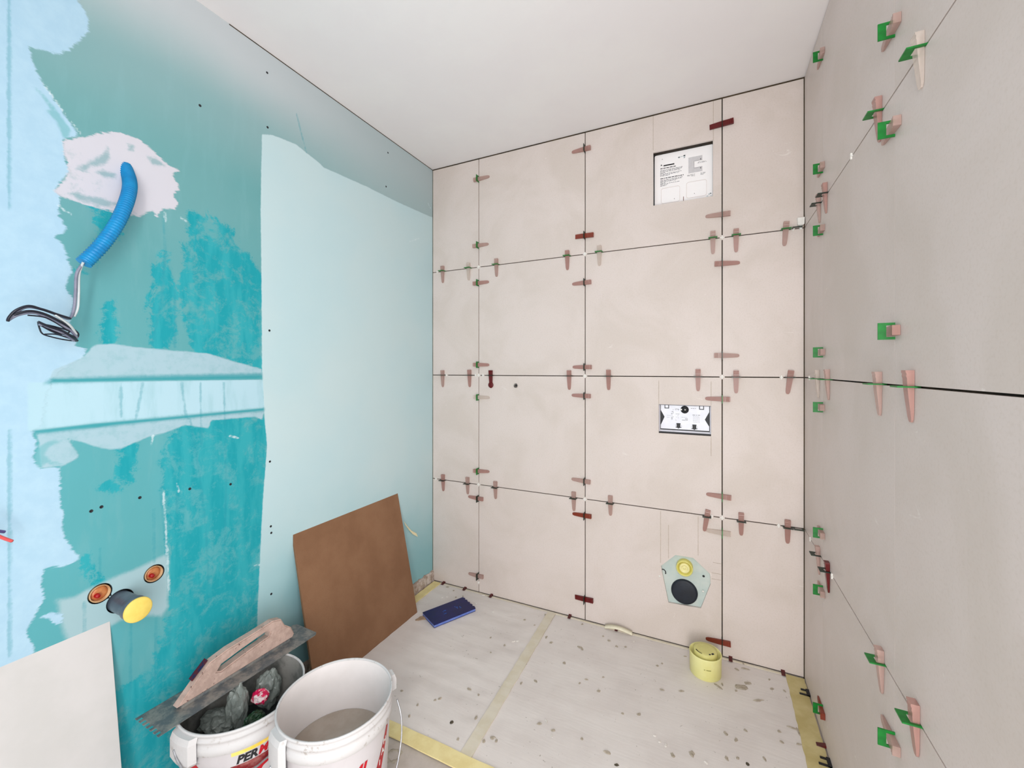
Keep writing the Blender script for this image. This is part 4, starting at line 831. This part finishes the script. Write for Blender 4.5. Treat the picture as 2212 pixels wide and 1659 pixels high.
def blob(cx, cy, sx, sy, rot, h, seed, n=11):
    r = random.Random(seed); ring = []
    for i in range(n):
        a = 2*math.pi*i/n; k = r.uniform(0.6, 1.15); x, y = sx*k*math.cos(a), sy*k*math.sin(a)
        ring.append((x*math.cos(rot)-y*math.sin(rot), x*math.sin(rot)+y*math.cos(rot)))
    vs = [(x, y, -0.001) for x, y in ring] + [(x*0.7, y*0.7, h*r.uniform(0.7, 1.1)) for x, y in ring] + [(0, 0, h)]
    fs = [(i, (i+1) % n, n+(i+1) % n, n+i) for i in range(n)] + [(n+i, n+(i+1) % n, 2*n) for i in range(n)]
    return MB().add(vs, fs, False)
o = blob(0, 0, 0.045, 0.022, 0.9, 0.0035, 77).build('cardboard_scrap', simple('brown_cardboard', lin(176, 148, 122), lin(152, 126, 100), 40, 0.85)); o.location = (*(-1.2827, 1.6673), 0.005)
tag(o, 'torn brown cardboard scrap sticking out under the blue pad', 'scrap')

def yellow_cap():
    e = empty('pipe_plug', (-0.018, 1.868, 0.0028))
    MB().lathe([(0.056, 0.0), (0.0585, 0.003), (0.0595, 0.078), (0.0605, 0.083), (0.0590, 0.085), (0.0560, 0.083), (0.0545, 0.058), (0.043, 0.056)], 44).build('body', simple('pale_yellow_cap', lin(240, 235, 166), lin(234, 228, 150), 14, 0.45), e)
    MB().lathe([(0.0440, 0.062), (0.0440, 0.090), (0.0425, 0.0935), (0.030, 0.0945), (0.0001, 0.0945)], 40).build('lid', simple('dull_yellow_cap', lin(216, 208, 132), lin(226, 218, 140), 20, 0.5), e)
    mb = MB()
    for a in range(-150, -105, 5): mb.box((0.0, 0, 0), (0.004, 0.0007, 0.0020), Matrix.Rotation(math.radians(a), 4, 'Z') @ Matrix.Translation((0.0370, 0, 0.0938)))
    for a, l in ((-62, 0.005), (-40, 0.007)): mb.box((-l/2, -l*0.7, 0), (l/2, l*0.7, 0.0012), Matrix.Rotation(math.radians(a), 4, 'Z') @ Matrix.Translation((0.035, 0, 0.0940)))
    mb.build('embossed_mark', M_BLACK, e)
    mb = MB()
    for a in (-92, -84, -80, -76, -72): mb.box((0, -0.0024, -0.0009), (0.0012, 0.0024, 0.0009), Matrix.Rotation(math.radians(a), 4, 'Z') @ Matrix.Translation((0.0586, 0, 0.046)))
    mb.build('side_mark', simple('olive_print', lin(120, 116, 30), None, 40, 0.6), e)
    return tag(e, 'round yellow plastic pipe cap standing on floor paper', 'pipe cap')
yellow_cap()

M_MUD = simple('dried_adhesive', lin(184, 172, 156), lin(160, 148, 132), 60, 0.9); M_MUDL = simple('pale_adhesive', lin(232, 226, 220), lin(216, 208, 200), 60, 0.9); M_MUDD = simple('dark_adhesive', lin(92, 82, 66), lin(70, 62, 50), 60, 0.9)
SPL = [(-0.8226,1.8734),(-0.7607,1.8539),(-0.8269,1.663),(-0.7064,1.8063),(-0.5201,1.7952),(-0.5075,1.7877),(-0.6977,1.5985),(-0.5518,1.6709),(-0.3853,1.5808),(-0.4427,1.6192),(-0.462,1.5884),(-0.3859,1.6599),(-0.2824,1.5138),(-0.2299,1.5366),(-0.3858,1.3534),(-0.2994,1.3389),(-0.2627,1.3097),(-0.1822,1.8435),(-0.1672,1.6921),(-0.0994,1.7167),(-0.0525,1.4527),(-0.1083,1.4208),(0.1096,1.8391),(0.0891,1.8088),(0.1321,1.8708),(0.161,1.7912),(0.0287,1.8033),(0.042,1.8227),(0.1266,1.9575),(0.1236,1.9889),(0.0988,1.9385),(0.0773,1.5697),(0.0789,1.4976),(0.1051,1.4878),(0.0472,1.4825),(0.1552,1.5304),(0.0476,1.5808),(0.1078,1.6234),(0.2111,1.6685),(0.212,1.6242),(0.2614,1.6383),(0.2796,1.6716),(0.2546,1.7033),(0.2701,1.6925),(-0.4454,1.9155),(-0.4132,1.8946),(-0.3752,1.8708),(-0.3394,1.8845),(-0.5571,1.9627),(-0.7085,1.9701),(-0.7455,1.9569),(-1.0799,1.9808),(-0.9071,1.6815),(-1.064,1.2582),(-0.9624,1.1774),(-0.8122,1.221),(-0.7567,1.1733),(-0.7081,1.1964),(-0.8388,1.3754),(-0.7887,1.3666),(-0.7463,1.2736),(-0.6765,1.2057),(-0.6399,1.225),(-0.6221,1.5257),(-0.6683,1.4904),(-0.9108,1.289),(-0.9225,1.2762),(-0.968,1.231),(-0.5359,1.3482),(-0.4829,1.3426),(-0.6473,1.7692),(-0.6799,1.7967),(-1.3379,1.9692),(-1.2854,1.9507),(-1.2088,1.9246),(-1.2377,1.9008),(-0.8598,1.5938),(-0.8328,1.3757),(-0.6559,1.2289),(0.2567,1.8859),(0.2115,1.9301),(0.2135,1.8781),(-0.1981,1.8209),(-0.0971,1.9305)]
SIZ = {3: (0.018, 0.009), 4: (0.013, 0.007), 8: (0.010, 0.008), 15: (0.012, 0.008), 20: (0.014, 0.009), 22: (0.026, 0.016), 24: (0.014, 0.010), 25: (0.022, 0.006), 26: (0.022, 0.006), 42: (0.020, 0.005), 43: (0.020, 0.005), 28: (0.020, 0.005)}
for k, (x, y) in enumerate(SPL):
    sx, sy = SIZ.get(k, (rnd.uniform(0.0055, 0.011), rnd.uniform(0.004, 0.007)))
    mat = M_MUDD if k in (16, 33, 55) else M_MUD
    o = blob(0, 0, sx, sy, rnd.uniform(0, 3.1) if k not in (22, 25) else 0.5, 0.0016, 100+k, 9).build('adhesive_splatter', mat); o.location = (x, y, 0.0042 if x > -0.71 else 0.0055)
    big = {3: 'long brown adhesive smear across the faded seam tape', 4: 'oval grey adhesive ring on paper between seam tape and back wall', 8: 'round grey adhesive splat in the middle of the smooth paper',
           15: 'round brown adhesive splat at the front of the smooth paper', 20: 'curved brown adhesive splat on paper in front of the yellow cap', 22: 'largest brown adhesive smear beside the yellow cap',
           24: 'brown adhesive smear joined to the largest smear by the yellow cap', 25: 'thin curved brown smear between the yellow cap and side wall', 26: 'thin brown smear at the foot of the yellow cap',
           28: 'short brown smear between yellow cap and back wall shim', 42: 'thin yellowish smear beside the wide tape at side wall', 43: 'yellowish smear touching the wide tape at side wall'}
    zone = 'wrinkled paper by the turquoise wall' if x < -0.73 else ('smooth paper near the yellow cap' if x > -0.30 else 'smooth paper beside the faded seam tape')
    tag(o, big.get(k, f'small grey-brown adhesive splatter on the {zone}'), 'splatter', 'adhesive splatters on the ' + zone)
for k, (x, y) in enumerate([(-1.1138,1.98),(-1.1116,1.8969),(-0.9952,1.8646),(-0.8004,1.7035),(-0.7867,1.7136),(-1.3027,1.8649),(-1.2828,1.8794),(-0.1507,1.4518),(-0.1316,1.4478),(-0.1672,1.4689),(-0.4798,1.3203),(-0.3104,1.9399),(-0.5175,1.3675),(-0.0108,1.4378)]):
    o = blob(0, 0, rnd.uniform(0.006, 0.012), rnd.uniform(0.003, 0.006), rnd.uniform(0, 3), 0.002, 300+k, 9).build('plaster_flake', M_MUDL); o.location = (x, y, 0.0042 if x > -0.71 else 0.0055)
    zone = 'wrinkled paper by the turquoise wall' if x < -0.73 else 'smooth paper sheet'
    tag(o, f'small white plaster flake on the {zone}', 'flake', 'plaster flakes on the ' + zone)
# ring stain on the bare floor beside the buckets
mb = MB(); n = 24; cx, cy = (-0.9132, 1.0401); vs = []; fs = []
r = random.Random(8)
for i in range(n):
    a = 2*math.pi*i/n; ro, ri = 0.026*r.uniform(0.85, 1.2), 0.016*r.uniform(0.8, 1.15)
    vs += [(ro*math.cos(a), ro*math.sin(a), 0.0), (ri*math.cos(a), ri*math.sin(a), 0.0), (0.5*(ro+ri)*math.cos(a), 0.5*(ro+ri)*math.sin(a), 0.0018)]
for i in range(n):
    k, q = 3*i, 3*((i+1) % n); fs += [(k, q, q+2, k+2), (k+2, q+2, q+1, k+1)]
o = mb.add(vs, fs, True).build('mud_ring', M_MUD); o.location = (cx, cy, 0.0003); tag(o, 'brown mud ring dried on bare floor beside the front bucket', 'stain')

# ------------------------------------------------------------------ buckets
M_BUCKET = simple('white_bucket_plastic', lin(206, 200, 201), lin(201, 194, 195), 12, 0.45)
def grimy():
    t = NT('splashed_bucket_plastic'); v = t.coord('Object'); n = t.noise(48, 5, 0.7, v); g = t.noise(9, 3, 0.5, v)
    c = t.mix(t.math('MULTIPLY', t.smooth(n, 0.55, 0.66), t.smooth(g, 0.42, 0.58)), lin(208, 204, 203), lin(172, 163, 156)); t.bump(n, 0.35, 0.002); return t.set(c, 0.6)
M_GRIMY = grimy()
M_INSIDE = simple('bucket_inside', lin(238, 230, 228), lin(230, 222, 219), 6, 0.6)
M_METAL = simple('galvanised_wire', lin(190, 190, 192), lin(160, 160, 164), 60, 0.35, 0.7)
M_REDP = simple('red_print', lin(196, 14, 34), lin(184, 10, 30), 60, 0.45); M_DREDP = simple('dark_red_print', lin(132, 16, 26), lin(170, 110, 104), 26, 0.5, lo=0.45, hi=0.7); M_YELP = simple('yellow_print', lin(246, 204, 72), lin(248, 218, 120), 40, 0.5)
def bucket(cx, cy, R, Rb, Hh, mat_in, name='bucket'):
    e = empty(name, (cx, cy, 0.0))
    rad = lambda z: Rb + (R-0.004-Rb)*z/Hh
    MB().lathe([(0.0001, 0.0), (Rb-0.006, 0.0), (Rb, 0.005)] + [(rad(z), z) for z in np.linspace(0.01, Hh-0.062, 10)] + [(rad(Hh-0.060)+0.0005, Hh-0.060)], 72).build('body', M_BUCKET, e)
    MB().lathe([(rad(Hh-0.061)-0.001, Hh-0.063), (rad(Hh)+0.0025, Hh-0.058), (rad(Hh)+0.0030, Hh-0.038), (rad(Hh)+0.0008, Hh-0.036), (rad(Hh)+0.0008, Hh-0.026), (rad(Hh)+0.0035, Hh-0.024), (rad(Hh)+0.0035, Hh-0.018),
                (rad(Hh)+0.0010, Hh-0.016), (rad(Hh)+0.0010, Hh-0.009), (R, Hh-0.007), (R, Hh-0.001), (R-0.0015, Hh), (R-0.0048, Hh-0.0006), (R-0.0055, Hh-0.004)], 72).build('rim', M_GRIMY, e)
    MB().lathe([(R-0.0056, Hh-0.0042)] + [(rad(z)-0.0035, z) for z in np.linspace(Hh-0.02, 0.01, 12)] + [(0.0001, 0.008)], 72).build('inside', mat_in, e)
    return e, rad
def wrap(e, rad, me, a0, z0, name, mat, lift=0.0006, along=1.0):
    """bend a flat mesh (x along the rim, y up, metres) onto the bucket side; a0 in degrees"""
    bm = bmesh.new(); bm.from_mesh(me); bmesh.ops.triangulate(bm, faces=bm.faces)
    long_e = [ed for ed in bm.edges if ed.calc_length() > 0.010]
    if long_e: bmesh.ops.subdivide_edges(bm, edges=long_e, cuts=3); bmesh.ops.triangulate(bm, faces=bm.faces)
    for v in bm.verts:
        x, y = v.co.x, v.co.y; z = z0 + y; r = rad(z) + lift; a = math.radians(a0) + x/rad(z)
        v.co = (r*math.cos(a), r*math.sin(a), z)
    bm.to_mesh(me); bm.free(); me.materials.clear(); me.materials.append(mat)
    return link(name, me, e)
def flat(poly):
    me = bpy.data.meshes.new('print'); bm = bmesh.new(); bm.faces.new([bm.verts.new((a, b, 0)) for a, b in poly]); bm.to_mesh(me); bm.free(); return me
def ear(e, rad, Hh, a0, wdt, drop, name='handle_lug'):
    """square lug that holds the wire handle"""
    mb = MB(); n = 8; vs = []; fs = []
    zs = [Hh-0.006, Hh-0.02, Hh-0.05, Hh-drop+0.012, Hh-drop]
    for zi, z in enumerate(zs):
        for i in range(n+1):
            f = (i/n-0.5); ww = wdt*(1.0 if zi < 4 else 0.8); a = math.radians(a0) + f*ww/rad(z)
            r = rad(Hh) + (0.016 if 0 < i < n else 0.002) + (0.005 if zi in (1, 2, 3) else 0.0); vs.append((r*math.cos(a), r*math.sin(a), z))
    m = n+1
    for zi in range(len(zs)-1):
        for i in range(n): fs.append((zi*m+i, zi*m+i+1, (zi+1)*m+i+1, (zi+1)*m+i))
    k = len(vs)
    for zi in (0, len(zs)-1):
        z = zs[zi]
        for i in range(n+1): a = math.radians(a0) + (i/n-0.5)*wdt/rad(z); vs.append(((rad(z)+0.0005)*math.cos(a), (rad(z)+0.0005)*math.sin(a), z))
    for i in range(n): fs.append((i, i+1, k+i+1, k+i)); q = (len(zs)-1)*m; fs.append((q+i, q+i+1, k+m+i+1, k+m+i))
    mb.add(vs, fs, False); return mb.build(name, M_GRIMY, e)

# back bucket: holds rubbish, printed label
E1, rd1 = bucket(-1.230, 0.766, 0.158, 0.138, 0.300, simple('dirty_shaded_inside', lin(150, 147, 142), lin(104, 104, 100), 16, 0.7))  # grey dirt film, darkened further to paint the shade under the blade
tag(E1, 'white bucket full of rubbish with notched trowel lying across it', 'bucket')
lug = ear(E1, rd1, 0.300, -88, 0.086, 0.080)
def on(a, r, z): return (r*math.cos(math.radians(a)), r*math.sin(math.radians(a)), z)
hp = spline([on(-92, 0.176, 0.262), on(-84, 0.178, 0.240), on(-72, 0.182, 0.222), on(-52, 0.184, 0.204), on(-32, 0.174, 0.190), on(-12, 0.156, 0.188), on(0, 0.1515, 0.196)], 8)
MB().tube(hp, 0.0026, 8).build('wire_handle', M_METAL, E1)
wrap(E1, rd1, flat([(-0.008, 0.0145), (0.094, 0.0145), (0.094, 0.027), (-0.008, 0.027)]), -40, 0.2135, 'yellow_bar', M_YELP)
me = text_mesh('PER', 0.0290, 0.25, 0.0013); wrap(E1, rd1, me, -39, 0.2050, 'lettering', M_INKD, 0.0009)
me = text_mesh('MI', 0.0290, 0.25, 0.0013); wrap(E1, rd1, me, -20.2, 0.2050, 'lettering', M_REDP, 0.0009)
wrap(E1, rd1, flat([(-0.010, 0.0), (0.094, 0.0), (0.094, -0.024), (-0.012, -0.0245)]), -40, 0.2010, 'dark_red_band', M_DREDP)
wrap(E1, rd1, flat([(-0.012, 0.0), (0.096, 0.001), (0.096, -0.080), (-0.030, -0.080)]), -40, 0.1755, 'red_field', M_REDP)
wrap(E1, rd1, flat([(-0.026, 0.0), (0.004, 0.014), (0.018, 0.0), (0.026, -0.030), (-0.026, -0.030)]), -78, 0.2000, 'red_field', M_REDP)

# front bucket: grey slurry, red lettering running up its side
E2, rd2 = bucket(-0.926, 0.827, 0.148, 0.128, 0.340, M_INSIDE)
tag(E2, 'white bucket half full of grey slurry standing in front', 'bucket')
ear(E2, rd2, 0.340, -103, 0.062, 0.095)
ear(E2, rd2, 0.340, 62, 0.030, 0.050)
hp = spline([on(40, 0.160, 0.296), on(34, 0.172, 0.262), on(28, 0.176, 0.215), on(18, 0.172, 0.160), on(6, 0.166, 0.120), on(-10, 0.160, 0.10), on(-40, 0.158, 0.085), on(-75, 0.158, 0.10), on(-103, 0.162, 0.20), on(-106, 0.166, 0.262)], 8)
MB().tube(hp, 0.0022, 8).build('wire_handle', M_METAL, E2)
MB().lathe([(0.0001, 0.194), (0.09, 0.1938), (rd2(0.194)-0.0042, 0.1945)], 48).build('slurry', simple('grey_slurry', lin(168, 156, 144), lin(158, 145, 132), 16, 0.25), E2)
wrap(E2, rd2, flat([(-0.052, -0.13), (-0.014, -0.13), (0.010, -0.06), (0.032, 0.0), (0.020, 0.006), (-0.010, -0.05)]), 12, 0.262, 'red_stripe', simple('brick_red_print', lin(180, 40, 48), lin(160, 30, 40), 60, 0.5))
for k, ch in enumerate('LIAH'):
    me = text_mesh(ch, 0.020, 0.0, 0.0006); wrap(E2, rd2, me, 3.2 + 3.4*k, 0.166 + 0.021*k, 'lettering', M_WHITE, 0.0012)
me = text_mesh('MI', 0.046, 0.30, 0.0016); wrap(E2, rd2, me, -33, 0.205, 'lettering', M_REDP, 0.0008)

# ------------------------------------------------------------------ rubbish in the back bucket
M_BAG = translucent('grey_plastic_film', lin(170, 178, 172), 0.62, 0.3)
def crumple(loc, sx, sy, sz, seed, mat, name, label, cat, group=None, amp=0.28, freq=2.2):
    from mathutils import noise as N
    bm = bmesh.new(); bmesh.ops.create_icosphere(bm, subdivisions=4, radius=1.0)
    for v in bm.verts:
        p = v.co.copy(); d = 1 + amp*N.noise(p*freq + Vector((seed, 0, 0))) + amp*0.5*abs(N.noise(p*freq*2.6 + Vector((0, seed, 0)))) - amp*0.5*abs(N.noise(p*freq*4 + Vector((0, 0, seed))))
        v.co = (p.x*d*sx, p.y*d*sy, p.z*d*sz)
    me = bpy.data.meshes.new(name); bm.to_mesh(me); bm.free(); me.materials.append(mat); o = link(name, me)
    dx, dy = loc[0] + 1.230, loc[1] - 0.766; d = math.hypot(dx, dy); lim = max(0.01, 0.136 - 1.1*max(sx, sy)); k = min(1.0, lim/max(d, 1e-6))   # stays inside the bucket
    o.location = (-1.230 + dx*k, 0.766 + dy*k, loc[2])
    return tag(o, label, cat, group)
mb = MB(); mb.lathe([(0.0001, 0.155), (0.07, 0.158), (rd1(0.15)-0.005, 0.150)], 32); o = mb.build('rubbish_layer', simple('dark_rubbish', lin(34, 40, 44), lin(66, 72, 72), 18, 0.7, bump=0.8)); o.location = (-1.230, 0.766, 0.0)
tag(o, 'dark layer of site rubbish inside the back bucket', 'rubbish', kind='stuff')
crumple((-1.2613, 0.7634, 0.235), 0.026, 0.030, 0.062, 1.3, M_BAG, 'plastic_bag', 'tall crumpled grey plastic film standing in the back bucket', 'plastic bag', 'plastic film in the back bucket')
crumple((-1.2771, 0.9226, 0.225), 0.030, 0.036, 0.055, 4.1, M_BAG, 'plastic_bag', 'crumpled grey plastic film bulging at the bucket rim below trowel tip', 'plastic bag', 'plastic film in the back bucket')
crumple((-1.3178, 0.7186, 0.205), 0.050, 0.036, 0.026, 8.7, M_BAG, 'plastic_bag', 'flat crumpled grey plastic film under the trowel blade', 'plastic bag', 'plastic film in the back bucket')
crumple((-1.197, 0.7717, 0.215), 0.022, 0.026, 0.018, 3.1, simple('dark_green_film', lin(24, 70, 34), lin(40, 54, 40), 30, 0.4), 'plastic_scrap', 'dark green plastic scrap in the back bucket', 'scrap', None, 0.4)
o = crumple((-1.2218, 0.8073, 0.25), 0.026, 0.020, 0.017, 6.6, simple('red_white_wrapper', lin(226, 16, 84), lin(240, 214, 214), 34, 0.4, lo=0.50, hi=0.56), 'plastic_wrapper', 'bright red and white wrapper in the back bucket', 'wrapper', None, 0.22)

# ------------------------------------------------------------------ notched trowel lying across the back bucket
def trowel():
    y0, y1, xa, xb, z = 0.570, 1.036, -1.376, -1.254, 0.3015
    e = empty('notched_trowel', ((xa+xb)/2, (y0+y1)/2, z), (math.radians(0.0), 0, math.radians(-1.5)))
    L, W, th = y1-y0, xb-xa, 0.0018
    pts = [(W/2, -L/2+0.012), (W/2, L/2-0.010), (W/2-0.010, L/2), (-W/2+0.010, L/2), (-W/2, L/2-0.010), (-W/2, -L/2+0.012)]
    n = 7; tw = W/(2*n-1)
    for i in range(n):                      # teeth along the short end
        xx = -W/2 + 2*i*tw; pts += [(xx, -L/2), (xx+tw, -L/2)]
        if i < n-1: pts += [(xx+tw, -L/2+0.011), (xx+2*tw, -L/2+0.011)]
    t = NT('dirty_steel'); v = t.coord('Object'); nz = t.noise(26, 6, 0.7, v)
    c = t.mix(t.smooth(nz, 0.4, 0.62), lin(98, 104, 108), lin(146, 142, 136)); t.bump(nz, 0.4, 0.002)
    M = t.set(c, 0.5, 0.25)
    mb = MB(); mb.prism(pts, 0.0, th, lambda a, b, d: (a, b, d)); mb.build('blade', M, e)
    mb = MB(); mb.box((-0.012, -0.16, th), (0.012, 0.16, 0.010)); mb.build('spine', M, e)
    t = NT('plaster_caked_wood'); v = t.coord('Object'); nz = t.noise(30, 6, 0.7, v); n2 = t.noise(70, 3, 0.6, v)
    c = t.mix(t.smooth(nz, 0.35, 0.65), lin(200, 172, 160), lin(176, 150, 138)); c = t.mix(t.smooth(n2, 0.66, 0.70), c, lin(70, 26, 32)); t.bump(nz, 0.5, 0.003); M = t.set(c, 0.85)
    # closed wooden grip, cut out of a thick board, with a long finger slot
    out = [(-0.170, 0.004), (-0.120, 0.052), (-0.088, 0.078), (-0.040, 0.088), (0.040, 0.092), (0.100, 0.097), (0.128, 0.088), (0.142, 0.060), (0.165, 0.040), (0.176, 0.012), (0.170, 0.004)]
    slot = [(-0.070, 0.040), (-0.058, 0.054), (0.0, 0.064), (0.076, 0.074), (0.090, 0.066), (0.086, 0.054), (0.0, 0.044), (-0.058, 0.034)]
    bm = bmesh.new(); edges = []; loops = []
    for P in (out, slot):
        vs = [bm.verts.new((-0.014, a, b)) for a, b in P]; loops.append(vs); edges += [bm.edges.new((vs[i], vs[(i+1) % len(vs)])) for i in range(len(vs))]
    r = bmesh.ops.triangle_fill(bm, use_beauty=True, edges=edges); fr = [g for g in r['geom'] if isinstance(g, bmesh.types.BMFace)]
    mp = {}
    for vs in loops:
        for q in vs: mp[q] = bm.verts.new((0.014, q.co.y, q.co.z))
    for f in fr: bm.faces.new([mp[q] for q in reversed(f.verts)])
    for vs in loops:
        m = len(vs)
        for i in range(m): bm.faces.new((vs[i], vs[(i+1) % m], mp[vs[(i+1) % m]], mp[vs[i]]))
    bmesh.ops.recalc_face_normals(bm, faces=bm.faces); bmesh.ops.bevel(bm, geom=[g for g in bm.edges if abs(g.verts[0].co.x-g.verts[1].co.x) < 1e-6 and len(g.link_faces) == 2 and g.calc_face_angle(0) > 1.2], offset=0.0035, segments=2, affect='EDGES')
    me = bpy.data.meshes.new('grip'); bm.to_mesh(me); bm.free(); me.materials.append(M); g = link('grip', me, e); g.location = (0, 0, 0.006)
    mb = MB(); ed = [(-0.130, 0.0425), (-0.119, 0.053), (-0.109, 0.061), (-0.098, 0.070), (-0.090, 0.0765)]; vs = []; fs = []
    for a, b in ed: vs += [(-0.0142, a-0.001, b+0.0068), (0.004, a-0.001, b+0.0068), (0.004, a, b+0.0058), (-0.0142, a+0.001, b+0.0054)]
    for i in range(4):
        for q in range(4): fs.append((4*i+q, 4*i+(q+1) % 4, 4*i+4+(q+1) % 4, 4*i+4+q))
    fs += [(0, 1, 2, 3), (16, 19, 18, 17)]
    mb.add(vs, fs).build('paint_edge', simple('old_paint', lin(84, 8, 24), lin(20, 20, 70), 50, 0.5, lo=0.45, hi=0.55), g)
    return tag(e, 'plaster-caked notched trowel resting on the rim of back bucket', 'trowel')
trowel()
